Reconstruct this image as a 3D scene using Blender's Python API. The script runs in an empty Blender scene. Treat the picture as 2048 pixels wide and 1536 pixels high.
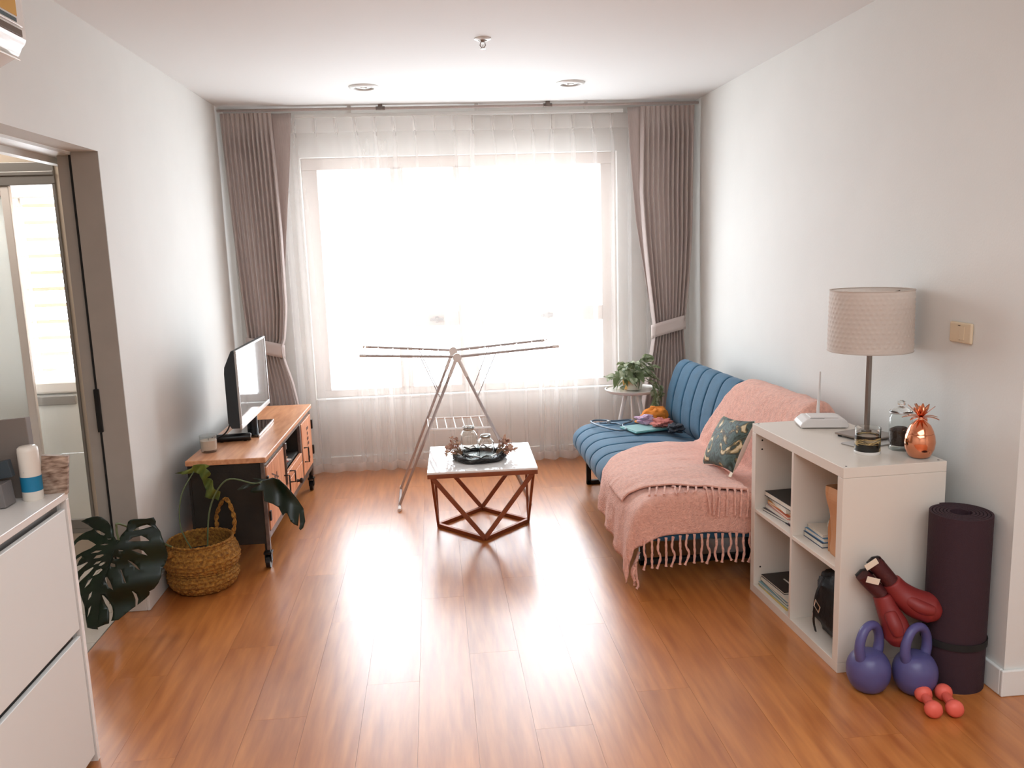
import bpy, bmesh, math, random
from mathutils import Vector, Matrix, noise
from mathutils.geometry import delaunay_2d_cdt
random.seed(7)
PI = math.pi
SC = bpy.context.scene
COL = SC.collection

# ---------------------------------------------------------------- camera
F_PX, PITCH, ROLL, YAW, CZ = 1676.4, 0.1646, -0.0326, 0.0900, 1.576
XL, XR, YB, H = -1.350, 1.876, 6.040, 2.523          # room: left wall, right wall, window wall, ceiling
Fv = Vector((math.sin(YAW)*math.cos(PITCH), math.cos(YAW)*math.cos(PITCH), -math.sin(PITCH)))
Rv = Vector((math.cos(YAW), -math.sin(YAW), 0)); Uv = Rv.cross(Fv)
R2 = math.cos(ROLL)*Rv + math.sin(ROLL)*Uv; U2 = -math.sin(ROLL)*Rv + math.cos(ROLL)*Uv
cam = bpy.data.cameras.new('camera'); camo = bpy.data.objects.new('camera', cam); COL.objects.link(camo)
m = Matrix((R2, U2, -Fv)).transposed().to_4x4(); m.translation = Vector((0, 0, CZ)); camo.matrix_world = m
cam.sensor_fit = 'HORIZONTAL'; cam.sensor_width = 36; cam.lens = 36*F_PX/2048; cam.clip_start = 0.02
SC.camera = camo

# ---------------------------------------------------------------- light and exposure
SC.view_settings.view_transform = 'Standard'; SC.view_settings.look = 'None'
SC.view_settings.gamma = 1; SC.view_settings.use_curve_mapping = False
SC.view_settings.exposure = 0.13
SKY = 12.5
w = bpy.data.worlds.new('overcast_sky'); SC.world = w; w.use_nodes = True
nt = w.node_tree; nt.nodes.clear()
_o = nt.nodes.new('ShaderNodeOutputWorld'); _b = nt.nodes.new('ShaderNodeBackground')
_b.inputs[0].default_value = (0.90, 0.98, 1.05, 1); _b.inputs[1].default_value = SKY
nt.links.new(_b.outputs[0], _o.inputs[0])

def area(name, loc, rot, sx, sy, power, col=(1, 1, 1), portal=False):
    l = bpy.data.lights.new(name, 'AREA'); l.shape = 'RECTANGLE'; l.size = sx; l.size_y = sy
    l.energy = power; l.color = col
    o = bpy.data.objects.new(name, l); COL.objects.link(o); o.location = loc; o.rotation_euler = rot
    if portal: l.cycles.is_portal = True
    return o
area('window_portal', (0.27, 6.12, 1.35), (-PI/2, 0, 0), 2.3, 1.7, 1, portal=True)
area('balcony_portal', (-2.0, 5.6, 1.3), (-PI/2, 0, 0), 1.6, 2.6, 1, portal=True)
area('hall_fill', (0.6, 0.1, 2.46), (0, 0, 0), 2.6, 2.2, 68, (0.88, 0.97, 1.04))  # added fill behind the camera, not a known fixture
area('kitchen_fill', (-2.3, 3.95, 2.42), (0, 0, 0), 0.5, 0.5, 8, (1.0, 0.93, 0.85))  # added fill to brighten the kitchen and washer front, no lamp seen
area('balcony_fill', (-2.1, 4.62, 2.18), (math.radians(-12), 0, 0), 0.5, 0.12, 22)  # added fill that lights the washing machine, no lamp seen on the balcony
SC.cycles.use_denoising = True
SC.cycles.max_bounces = 10; SC.cycles.transparent_max_bounces = 16
SC.cycles.sample_clamp_indirect = 12
SC.cycles.caustics_reflective = False; SC.cycles.caustics_refractive = False

# ---------------------------------------------------------------- materials
def srgb(c):
    return tuple(((v/255)/12.92 if v/255 <= .04045 else ((v/255+.055)/1.055)**2.4) for v in c)+(1,)
def mat(name, col, rough=.5, metal=0, var=0, vscale=8, stretch=(1, 1, 1), bump=0, bscale=60, trans=0, ior=1.45,
        col2=None, alpha=1, spec=.5, coat=0, objrand=0, bstretch=None, contrast=(0.3, 0.7), sheen=0, translucent=0):
    M = bpy.data.materials.new(name); M.use_nodes = True; t = M.node_tree; N = t.nodes; L = t.links
    P = N['Principled BSDF']; c = srgb(col)
    P.inputs['Base Color'].default_value = c; P.inputs['Roughness'].default_value = rough
    P.inputs['Metallic'].default_value = metal; P.inputs['Transmission Weight'].default_value = trans
    P.inputs['IOR'].default_value = ior; P.inputs['Specular IOR Level'].default_value = spec
    P.inputs['Coat Weight'].default_value = coat; P.inputs['Sheen Weight'].default_value = sheen
    tc = N.new('ShaderNodeTexCoord'); out = None
    if var or col2 or objrand:
        mp = N.new('ShaderNodeMapping'); mp.inputs['Scale'].default_value = stretch
        L.new(tc.outputs['Object'], mp.inputs[0])
        nz = N.new('ShaderNodeTexNoise'); nz.inputs['Scale'].default_value = vscale; nz.inputs['Detail'].default_value = 6
        L.new(mp.outputs[0], nz.inputs['Vector'])
        if objrand:
            oi = N.new('ShaderNodeObjectInfo'); ad = N.new('ShaderNodeVectorMath'); ad.operation = 'ADD'
            sc_ = N.new('ShaderNodeVectorMath'); sc_.operation = 'SCALE'; sc_.inputs[0].default_value = (37, 17, 23)
            L.new(oi.outputs['Random'], sc_.inputs['Scale']); L.new(mp.outputs[0], ad.inputs[0]); L.new(sc_.outputs[0], ad.inputs[1])
            L.new(ad.outputs[0], nz.inputs['Vector'])
        rp = N.new('ShaderNodeValToRGB'); rp.color_ramp.elements[0].position = contrast[0]; rp.color_ramp.elements[1].position = contrast[1]
        if col2: a, b = c, srgb(col2)
        else:
            a = tuple(v*(1-var) for v in c[:3])+(1,); b = tuple(min(1, v*(1+var)) for v in c[:3])+(1,)
        rp.color_ramp.elements[0].color = a; rp.color_ramp.elements[1].color = b
        L.new(nz.outputs['Fac'], rp.inputs[0]); out = rp.outputs[0]
        if objrand:
            hs = N.new('ShaderNodeHueSaturation'); mr = N.new('ShaderNodeMapRange')
            mr.inputs['To Min'].default_value = 1-objrand; mr.inputs['To Max'].default_value = 1+objrand
            L.new(oi.outputs['Random'], mr.inputs[0]); L.new(mr.outputs[0], hs.inputs['Value']); L.new(out, hs.inputs['Color']); out = hs.outputs[0]
        L.new(out, P.inputs['Base Color'])
    if bump:
        nb = N.new('ShaderNodeTexNoise'); nb.inputs['Scale'].default_value = bscale; nb.inputs['Detail'].default_value = 4
        if bstretch:
            mb = N.new('ShaderNodeMapping'); mb.inputs['Scale'].default_value = bstretch
            L.new(tc.outputs['Object'], mb.inputs[0]); L.new(mb.outputs[0], nb.inputs['Vector'])
        else: L.new(tc.outputs['Object'], nb.inputs['Vector'])
        bp = N.new('ShaderNodeBump'); bp.inputs['Strength'].default_value = bump; bp.inputs['Distance'].default_value = .01
        L.new(nb.outputs['Fac'], bp.inputs['Height']); L.new(bp.outputs[0], P.inputs['Normal'])
    if translucent:
        tr = N.new('ShaderNodeBsdfTranslucent'); mx = N.new('ShaderNodeMixShader'); mx.inputs[0].default_value = translucent
        if out: L.new(out, tr.inputs[0])
        else: tr.inputs[0].default_value = c
        L.new(P.outputs[0], mx.inputs[1]); L.new(tr.outputs[0], mx.inputs[2]); L.new(mx.outputs[0], N['Material Output'].inputs[0])
    return M
def pane_glass(name, tint=(1, 1, 1, 1), refl=.9, rough=0.0):
    M = bpy.data.materials.new(name); M.use_nodes = True; N = M.node_tree.nodes; L = M.node_tree.links; N.remove(N['Principled BSDF'])
    tr = N.new('ShaderNodeBsdfTransparent'); tr.inputs[0].default_value = tint
    gl = N.new('ShaderNodeBsdfGlossy'); gl.inputs['Roughness'].default_value = rough
    fr = N.new('ShaderNodeLayerWeight'); fr.inputs[0].default_value = .5
    pw = N.new('ShaderNodeMath'); pw.operation = 'POWER'; pw.inputs[1].default_value = 4
    mu = N.new('ShaderNodeMath'); mu.operation = 'MULTIPLY_ADD'; mu.inputs[1].default_value = refl*.8; mu.inputs[2].default_value = .04
    mx = N.new('ShaderNodeMixShader'); L.new(fr.outputs['Facing'], pw.inputs[0]); L.new(pw.outputs[0], mu.inputs[0]); L.new(mu.outputs[0], mx.inputs[0])
    L.new(tr.outputs[0], mx.inputs[1]); L.new(gl.outputs[0], mx.inputs[2]); L.new(mx.outputs[0], N['Material Output'].inputs[0])
    return M
def sheer_mat(name, col, transp, transl):
    M = bpy.data.materials.new(name); M.use_nodes = True; N = M.node_tree.nodes; L = M.node_tree.links; N.remove(N['Principled BSDF'])
    tr = N.new('ShaderNodeBsdfTransparent'); tl = N.new('ShaderNodeBsdfTranslucent'); df = N.new('ShaderNodeBsdfDiffuse')
    c = srgb(col); tl.inputs[0].default_value = c; df.inputs[0].default_value = c
    a = N.new('ShaderNodeMixShader'); a.inputs[0].default_value = transl; L.new(df.outputs[0], a.inputs[1]); L.new(tl.outputs[0], a.inputs[2])
    b = N.new('ShaderNodeMixShader'); b.inputs[0].default_value = transp; L.new(a.outputs[0], b.inputs[1]); L.new(tr.outputs[0], b.inputs[2])
    # a slanted fold puts more threads in the way, as in real voile: T^(1/cos)
    lw = N.new('ShaderNodeLayerWeight'); lw.inputs[0].default_value = .5
    c1 = N.new('ShaderNodeMath'); c1.operation = 'SUBTRACT'; c1.inputs[0].default_value = 1; L.new(lw.outputs['Facing'], c1.inputs[1])
    c2 = N.new('ShaderNodeMath'); c2.operation = 'MAXIMUM'; c2.inputs[1].default_value = .18; L.new(c1.outputs[0], c2.inputs[0])
    c3 = N.new('ShaderNodeMath'); c3.operation = 'DIVIDE'; c3.inputs[0].default_value = 1; L.new(c2.outputs[0], c3.inputs[1])
    c4 = N.new('ShaderNodeMath'); c4.operation = 'POWER'; c4.inputs[0].default_value = transp; L.new(c3.outputs[0], c4.inputs[1]); L.new(c4.outputs[0], b.inputs[0])
    L.new(b.outputs[0], N['Material Output'].inputs[0]); return M

M = {}
M['wall'] = mat('wall_paint', (225, 223, 218), .75, var=.02, vscale=3, bump=.05, bscale=120)
M['ceil'] = mat('ceiling_paint', (227, 225, 222), .8, bump=.03, bscale=100)
M['beige'] = mat('beige_paint', (214, 198, 180), .7, bump=.03)
M['white'] = mat('white_paint', (232, 232, 228), .45)
M['white_gloss'] = mat('white_lacquer', (234, 228, 222), .22, coat=.2)
M['pvc'] = mat('white_pvc', (236, 228, 222), .4)
M['jamb'] = mat('leaf_grey_reveal_shade', (172, 164, 155), .55, var=.03, vscale=12)  # grey of the parked leaf; on the reveal it paints the shade
M['winframe'] = mat('window_frame_coating', (204, 192, 184), .4)
M['alu'] = mat('grey_aluminium', (150, 146, 142), .4, metal=.6)
M['plank'] = mat('laminate_plank', (166, 92, 38), .36, spec=.5, coat=1.0, col2=(208, 132, 68), vscale=3.2, stretch=(9, .9, 3), objrand=.05, contrast=(.28, .74))
M['under'] = mat('plank_joint_dark', (104, 56, 26), .7)
_p = M['plank'].node_tree.nodes['Principled BSDF']; _p.inputs['Coat Roughness'].default_value = .29; _p.inputs['Coat IOR'].default_value = 1.52
M['tile'] = mat('floor_tile', (206, 198, 188), .12, var=.04, vscale=4)
M['grout'] = mat('tile_grout', (120, 112, 104), .8)
M['curtain'] = mat('taupe_curtain_cloth', (204, 190, 184), .9, var=.07, vscale=90, stretch=(3, 3, .2), bump=.12, bscale=350, translucent=.3)
M['tie'] = mat('taupe_tieback_cloth', (200, 186, 180), .9, bump=.1, bscale=300)
M['sheer'] = sheer_mat('white_sheer_voile', (246, 240, 236), .77, .25)
M['sheerhem'] = sheer_mat('sheer_double_hem', (244, 240, 236), .55, .35)
M['glass'] = pane_glass('window_glass')
M['clear'] = mat('clear_glass', (250, 252, 250), .02, trans=1, ior=1.45)
M['frost'] = mat('frosted_glass', (215, 217, 215), .35, translucent=.45)
M['blue'] = mat('blue_velour', (34, 88, 118), .8, var=.13, vscale=14, bump=.12, bscale=180, sheen=.2)
M['blackmetal'] = mat('black_metal', (28, 26, 26), .4, metal=.3)
M['pink'] = mat('pink_bobbly_wool', (248, 184, 164), .95, var=.14, vscale=60, bump=.9, bscale=130, sheen=.4)
M['teak'] = mat('pale_honey_wood', (236, 176, 132), .3, col2=(206, 136, 94), vscale=5, stretch=(8, 1, 8), bump=.05, bscale=30, bstretch=(6, 1, 6))
M['door_wood'] = mat('orange_mango_wood', (236, 170, 128), .45, col2=(208, 132, 92), vscale=5, stretch=(6, 6, 1.2), bump=.05)
M['darkside'] = mat('dark_stained_board', (50, 42, 34), .7, col2=(30, 26, 22), vscale=7, bump=.1)
M['steel'] = mat('weathered_steel', (120, 108, 102), .42, metal=.75, var=.25, vscale=30)
M['blk'] = mat('black_plastic', (18, 18, 20), .3)
M['blkmatte'] = mat('black_matte', (26, 25, 25), .7)
M['tvback'] = mat('charcoal_tv_shell', (44, 50, 54), .5)
M['screen'] = mat('dark_tv_screen', (10, 12, 14), .06, spec=1.0, coat=.5)
M['silver'] = mat('silver_trim', (196, 194, 192), .3, metal=.8)
M['chrome'] = mat('chrome', (220, 218, 214), .12, metal=1)
M['wax'] = mat('white_wax', (238, 224, 208), .5, translucent=.2)
M['seagrass'] = mat('seagrass_weave', (196, 140, 60), .8, col2=(120, 76, 28), vscale=70, bump=.9, bscale=120)
M['soil'] = mat('potting_soil', (34, 26, 20), .95, bump=.6, bscale=80)
M['leafdark'] = mat('dark_monstera_leaf', (26, 44, 28), .32, col2=(14, 28, 18), vscale=9)
M['leafpale'] = mat('pale_young_leaf', (142, 150, 66), .45, col2=(92, 112, 60), vscale=20, translucent=.25)
M['leafpot'] = mat('variegated_leaf', (112, 126, 88), .4, col2=(222, 222, 196), vscale=22, contrast=(.42, .62), translucent=.25)
M['stem'] = mat('green_stem', (98, 112, 78), .5)
M['marble'] = mat('white_marble_top', (250, 248, 246), .08, col2=(232, 228, 226), vscale=3.5, contrast=(.55, .75), coat=.3)
M['copperwood'] = mat('brown_copper_frame', (140, 78, 50), .35, metal=.35, var=.15, vscale=20)
M['copper'] = mat('polished_copper', (236, 158, 122), .12, metal=1, var=.05)
M['tray'] = mat('black_twig_tray', (30, 28, 28), .38, bump=.6, bscale=60)
M['twine'] = mat('jute_twine', (176, 140, 108), .9)
M['dried'] = mat('dried_petals', (224, 192, 166), .85, col2=(150, 88, 74), vscale=40)
M['rack'] = mat('grey_coated_tube', (186, 174, 170), .4, metal=.1)
M['rackwire'] = mat('white_coated_wire', (240, 232, 226), .4)
M['kallax'] = mat('white_foil_board', (228, 218, 206), .32, var=.015, vscale=4)
M['shade'] = mat('cream_lamp_shade', (222, 210, 200), .7, translucent=.25)
M['lampmetal'] = mat('brushed_lamp_metal', (150, 138, 130), .3, metal=.85)
M['router'] = mat('white_router_plastic', (228, 222, 218), .35)
M['mat'] = mat('plum_yoga_mat', (54, 32, 40), .8, bump=.2, bscale=200)
M['purple'] = mat('purple_vinyl', (88, 84, 132), .35, var=.08, vscale=10)
M['coral'] = mat('coral_vinyl', (232, 104, 88), .5)
M['glove'] = mat('red_glove_leather', (134, 44, 42), .5, var=.12, vscale=12)
M['glovecuff'] = mat('dark_red_cuff', (74, 26, 26), .6, bump=.2, bscale=90)
M['label'] = mat('cream_label', (236, 218, 196), .7)
M['orange'] = mat('orange_cotton', (226, 136, 50), .85, var=.08, vscale=30, bump=.2, bscale=60)
M['teal'] = mat('teal_plastic', (92, 150, 150), .45)
M['lilac_teal'] = mat('pale_teal_plastic', (150, 190, 190), .4)
M['lilac'] = mat('lilac_cloth', (190, 160, 184), .85)
M['rose'] = mat('rose_cloth', (206, 122, 112), .85)
M['kraft'] = mat('kraft_paper', (196, 140, 96), .75, var=.05, vscale=20)
M['paper'] = mat('paper_pages', (226, 218, 204), .8, var=.06, vscale=60, stretch=(1, 1, 60))
M['blackbag'] = mat('black_nylon', (18, 18, 20), .55, bump=.4, bscale=40)
M['switch'] = mat('cream_switch', (222, 202, 172), .4)
M['potyellow'] = mat('yellow_pot', (232, 176, 92), .5, col2=(236, 226, 210), vscale=6, contrast=(.45, .55))
M['pot'] = mat('brown_pot', (106, 84, 66), .6)
M['darkgreen'] = mat('dark_green_panel', (84, 104, 96), .6)
M['coffee'] = mat('dark_coffee_beans', (58, 38, 26), .7, bump=.8, bscale=120)
M['slat'] = mat('pinkish_louvre', (222, 196, 184), .5)
def swirl_mat():
    X = bpy.data.materials.new('black_gold_marbled_glass'); X.use_nodes = True; N = X.node_tree.nodes; L = X.node_tree.links; P = N['Principled BSDF']
    tc = N.new('ShaderNodeTexCoord'); mp = N.new('ShaderNodeMapping'); mp.inputs['Scale'].default_value = (5, 5, 26)
    nz = N.new('ShaderNodeTexNoise'); nz.inputs['Scale'].default_value = 1.6; nz.inputs['Detail'].default_value = 5; nz.inputs['Distortion'].default_value = .6
    rp = N.new('ShaderNodeValToRGB'); e = rp.color_ramp.elements; e[0].position = .0; e[0].color = srgb((22, 20, 16)); e[1].position = 1; e[1].color = srgb((40, 36, 26))
    for p, c in ((.49, (28, 26, 20)), (.53, (206, 176, 120)), (.57, (36, 32, 24)), (.63, (214, 196, 160)), (.66, (44, 40, 30))):
        q = e.new(p); q.color = srgb(c)
    L.new(tc.outputs['Object'], mp.inputs[0]); L.new(mp.outputs[0], nz.inputs['Vector']); L.new(nz.outputs['Fac'], rp.inputs[0]); L.new(rp.outputs[0], P.inputs['Base Color'])
    P.inputs['Roughness'].default_value = .15; return X
M['swirl'] = swirl_mat()
def floral_mat():
    X = bpy.data.materials.new('dark_floral_print'); X.use_nodes = True; N = X.node_tree.nodes; L = X.node_tree.links; P = N['Principled BSDF']
    tc = N.new('ShaderNodeTexCoord'); nz = N.new('ShaderNodeTexNoise'); nz.inputs['Scale'].default_value = 11; nz.inputs['Detail'].default_value = 5; nz.inputs['Distortion'].default_value = 1.5
    rp = N.new('ShaderNodeValToRGB'); e = rp.color_ramp.elements; e[0].position = .36; e[0].color = srgb((40, 50, 42)); e[1].position = .72; e[1].color = srgb((232, 214, 180))
    for p, c in ((.47, (84, 104, 98)), (.53, (44, 46, 38)), (.58, (150, 128, 84)), (.62, (220, 200, 160))): q = e.new(p); q.color = srgb(c)
    L.new(tc.outputs['Object'], nz.inputs['Vector']); L.new(nz.outputs['Fac'], rp.inputs[0]); L.new(rp.outputs[0], P.inputs['Base Color'])
    P.inputs['Roughness'].default_value = .7; return X
M['floral'] = floral_mat()
def flat(name, c, r=.6): return mat(name, c, r)

# ---------------------------------------------------------------- mesh helpers
def wm(o):
    mm = Matrix.LocRotScale(o.location, o.rotation_euler, o.scale)
    return wm(o.parent) @ mm if o.parent else mm
class MB:
    def __init__(s): s.v = []; s.f = []
    def add(s, vs, fs):
        n = len(s.v); s.v += [Vector(p) for p in vs]; s.f += [tuple(i+n for i in f) for f in fs]; return s
    def box(s, x0, x1, y0, y1, z0, z1, mtx=None):
        vs = [Vector((x, y, z)) for x in (x0, x1) for y in (y0, y1) for z in (z0, z1)]
        if mtx: vs = [mtx @ v for v in vs]
        return s.add(vs, [(0, 1, 3, 2), (4, 6, 7, 5), (0, 4, 5, 1), (2, 3, 7, 6), (0, 2, 6, 4), (1, 5, 7, 3)])
    def bar(s, a, b, wd, ht, up=(0, 0, 1)):
        a, b = Vector(a), Vector(b); d = (b-a).normalized(); up = Vector(up)
        if abs(d.dot(up)) > .98: up = Vector((0, 1, 0))
        r = d.cross(up).normalized(); u = r.cross(d)
        vs = [p + r*i*wd/2 + u*j*ht/2 for p in (a, b) for i in (-1, 1) for j in (-1, 1)]
        return s.add(vs, [(0, 1, 3, 2), (4, 6, 7, 5), (0, 4, 5, 1), (2, 3, 7, 6), (0, 2, 6, 4), (1, 5, 7, 3)])
    def tube(s, pts, r, n=8, closed=False, flat_=1.0):
        pts = [Vector(p) for p in pts]; k = len(pts); rr = r if isinstance(r, (list, tuple)) else [r]*k
        prev = None; rings = []
        for i, p in enumerate(pts):
            if closed: d = pts[(i+1) % k]-pts[i-1]
            else: d = pts[min(i+1, k-1)]-pts[max(i-1, 0)]
            d = d.normalized() if d.length > 1e-9 else Vector((0, 0, 1))
            if prev is None:
                a = Vector((0, 0, 1)) if abs(d.z) < .9 else Vector((1, 0, 0)); u = d.cross(a).normalized()
            else:
                u = prev - d*prev.dot(d); u = u.normalized() if u.length > 1e-6 else d.orthogonal().normalized()
            prev = u; v = d.cross(u)
            rings.append([p+(u*math.cos(t)+v*math.sin(t)*flat_)*rr[i] for t in [2*PI*j/n for j in range(n)]])
        vs = [q for R in rings for q in R]; fs = []
        for i in range(k if closed else k-1):
            a = i*n; b = ((i+1) % k)*n
            for j in range(n): fs.append((a+j, a+(j+1) % n, b+(j+1) % n, b+j))
        if not closed: fs += [tuple(range(n-1, -1, -1)), tuple((k-1)*n+j for j in range(n))]
        return s.add(vs, fs)
    def lathe(s, prof, n=32, c=(0, 0, 0), cap=True, disp=None, sx=1, sy=1):
        c = Vector(c); vs = []
        for i, (r, z) in enumerate(prof):
            for j in range(n):
                t = 2*PI*j/n; q = r+(disp(i, j, t) if disp else 0)
                vs.append(c+Vector((q*math.cos(t)*sx, q*math.sin(t)*sy, z)))
        fs = [(i*n+j, i*n+(j+1) % n, (i+1)*n+(j+1) % n, (i+1)*n+j) for i in range(len(prof)-1) for j in range(n)]
        if cap: fs += [tuple(range(n-1, -1, -1)), tuple((len(prof)-1)*n+j for j in range(n))]
        return s.add(vs, fs)
    def grid(s, fn, nu, nv, wrap=False):
        vs = [fn(i/(nu-1), j/((nv) if wrap else (nv-1))) for i in range(nu) for j in range(nv)]
        fs = []
        for i in range(nu-1):
            for j in range(nv if wrap else nv-1): fs.append((i*nv+j, i*nv+(j+1) % nv, (i+1)*nv+(j+1) % nv, (i+1)*nv+j))
        return s.add(vs, fs)
    def prism(s, poly, fn, a, b):     # poly of 2D points, fn(p,q,t)->3D
        n = len(poly); vs = [fn(p, q, a) for p, q in poly]+[fn(p, q, b) for p, q in poly]
        fs = [(i, (i+1) % n, n+(i+1) % n, n+i) for i in range(n)]+[tuple(range(n-1, -1, -1)), tuple(range(n, 2*n))]
        return s.add(vs, fs)
    def ball(s, c, rx, ry, rz, nu=12, nv=18, mtx=None):
        c = Vector(c); mt = mtx or Matrix.Identity(3)
        prof = [(max(1e-4, math.sin(PI*i/(nu-1))), -math.cos(PI*i/(nu-1))) for i in range(nu)]
        vs = []
        for r, z in prof:
            for j in range(nv):
                t = 2*PI*j/nv; vs.append(c + mt @ Vector((r*math.cos(t)*rx, r*math.sin(t)*ry, z*rz)))
        fs = [(i*nv+j, i*nv+(j+1) % nv, (i+1)*nv+(j+1) % nv, (i+1)*nv+j) for i in range(nu-1) for j in range(nv)]
        return s.add(vs, fs+[tuple(range(nv-1, -1, -1)), tuple((nu-1)*nv+j for j in range(nv))])
    def build(s, name, mt, parent=None, world=False, smooth=False, bevel=0, seg=2, solid=0, subd=0, fix=True):
        me = bpy.data.meshes.new(name); vs = s.v
        if world and parent: inv = wm(parent).inverted(); vs = [inv @ v for v in vs]
        me.from_pydata([tuple(v) for v in vs], [], s.f)
        if fix:
            bm = bmesh.new(); bm.from_mesh(me); bmesh.ops.recalc_face_normals(bm, faces=bm.faces); bm.to_mesh(me); bm.free()
        me.materials.append(M[mt] if isinstance(mt, str) else mt)
        if smooth: me.polygons.foreach_set('use_smooth', [True]*len(me.polygons)); 
        o = bpy.data.objects.new(name, me); COL.objects.link(o)
        if parent: o.parent = parent
        if bevel: b = o.modifiers.new('bevel', 'BEVEL'); b.width = bevel; b.segments = seg; b.limit_method = 'ANGLE'; b.angle_limit = .6
        if solid: q = o.modifiers.new('thick', 'SOLIDIFY'); q.thickness = solid; q.offset = 0
        if subd: q = o.modifiers.new('sub', 'SUBSURF'); q.levels = subd; q.render_levels = subd
        if smooth and not subd and not solid:
            try: me.set_sharp_from_angle(angle=.75)
            except Exception: pass
        return o
def tag(o, label, cat, group=None):
    o['label'] = label; o['category'] = cat
    if group: o['group'] = group
    return o
def thing(name, label, cat, loc=(0, 0, 0), rz=0, group=None, rot=None):
    o = bpy.data.objects.new(name, None); COL.objects.link(o); o.location = loc
    o.rotation_euler = rot or (0, 0, rz); o.empty_display_size = .05
    return tag(o, label, cat, group)
def struct(name, loc=(0, 0, 0), label=None):
    o = bpy.data.objects.new(name, None); COL.objects.link(o); o.location = loc; o['kind'] = 'structure'
    if label: o['label'] = label
    return o
def S(o, label=None):
    o['kind'] = 'structure'
    if label: o['label'] = label
    return o
def cr(pts, n=6, closed=False):          # Catmull-Rom through points of any dimension
    P = [Vector(p) for p in pts]; k = len(P); out = []
    for i in range(k if closed else k-1):
        if closed: a, b, c, d = P[i-1], P[i], P[(i+1) % k], P[(i+2) % k]
        else: a, b, c, d = P[max(i-1, 0)], P[i], P[i+1], P[min(i+2, k-1)]
        for j in range(n):
            t = j/n
            out.append(.5*((2*b)+(c-a)*t+(2*a-5*b+4*c-d)*t*t+(3*b-a-3*c+d)*t**3))
    if not closed: out.append(P[-1].copy())
    return out
def lerp(a, b, t): return a+(b-a)*t
def interp(x, xs, ys):
    if x <= xs[0]: return ys[0]
    for i in range(len(xs)-1):
        if x <= xs[i+1]: return ys[i]+(ys[i+1]-ys[i])*(x-xs[i])/(xs[i+1]-xs[i])
    return ys[-1]

# ================================================================= SETTING
# floor of laminate planks
fl = struct('floor', label='glossy orange-brown laminate plank floor')
MB().box(XL-.11, 2.9, -1.5, YB+.1, -.08, -.008).build('subfloor', 'under', fl)
PW, PL, GAP = .192, 1.285, .0006
r = 0; x = XL-.11
plank_meshes = {}
while x < 2.9:
    x1 = min(x+PW, 2.9); y = -1.5 - (r*.43 % 1)*PL; r += 1
    while y < YB+.02:
        a, b = max(y, -1.5), min(y+PL, YB+.02)
        if b-a > .02:
            key = (round(x1-x, 3), round(b-a, 3)); 
            if key in plank_meshes:
                o = bpy.data.objects.new('plank', plank_meshes[key]); COL.objects.link(o); o.parent = fl
            else:
                o = MB().box(0, x1-x-GAP, 0, b-a-GAP, -.008, 0).build('plank', 'plank', fl)
                plank_meshes[key] = o.data
            o.location = (x, a, 0)
        y += PL
    x += PW
# kitchen and balcony tile floor beyond the opening
kf = struct('floor', label='pale glossy tile floor of the kitchen')
MB().box(-3.1, XL-.112, 1.9, 5.7, -.08, -.004).build('grout_bed', 'grout', kf)
tile_me = None
for i in range(6):
    for j in range(13):
        xa = XL-.113-(i+1)*.3; ya = 1.92+j*.3
        if xa < -3.1 or ya+.3 > 5.75: continue
        if tile_me is None:
            o = MB().box(0, .297, 0, .297, -.004, 0).build('tile', 'tile', kf); tile_me = o.data
        else: o = bpy.data.objects.new('tile', tile_me); COL.objects.link(o); o.parent = kf
        o.location = (xa, ya, 0)
S(MB().box(-3.2, 2.95, -1.6, YB+.25, H, H+.1).build('ceiling', 'ceil'), 'white painted ceiling')
# walls
OY0, OY1, OZ = 2.66, 3.72, 2.012       # opening in the left wall
S(MB().box(XL-.11, XL, -1.5, OY0, 0, H).box(XL-.11, XL, OY0, OY1, OZ, H).box(XL-.11, XL, OY1, YB+.1, 0, H).build('wall_left', 'wall'), 'left wall with the opening to the kitchen')
WX0, WX1, WZ0, WZ1 = -.87, 1.345, .52, 2.21
S(MB().box(XL-.11, WX0, YB, YB+.16, 0, H).box(WX1, XR+.1, YB, YB+.16, 0, H).box(WX0, WX1, YB, YB+.16, 0, WZ0).box(WX0, WX1, YB, YB+.16, WZ1, H).build('wall_back', 'wall'), 'window wall')
CY = 2.492
S(MB().box(XR, XR+.1, CY, YB+.1, 0, H).build('wall_right', 'wall'), 'right wall beside the sofa')
S(MB().box(XR+.1, 2.9, CY, CY+.1, 0, H).build('wall_corner', 'wall'), 'short wall returning at the right corner')
S(MB().box(2.8, 2.9, -1.5, CY, 0, H).build('wall_far_right', 'wall'))
S(MB().box(XL-.11, 2.9, -1.6, -1.5, 0, H).build('wall_behind', 'wall'))
# skirting boards
S(MB().box(XL, XL+.014, OY1-.012, YB-.0, 0, .095).box(XL-.10, XL, OY1-.012, OY1, 0, .095).build('baseboard_left', 'white', bevel=.004))
S(MB().box(XR-.014, XR, CY, YB-.014, 0, .095).box(XR-.014, 2.8, CY-.014, CY, 0, .095).build('baseboard_right', 'white', bevel=.004))
S(MB().box(XL+.014, XR-.0, YB-.014, YB, 0, .095).build('baseboard_back', 'white', bevel=.004))

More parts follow.
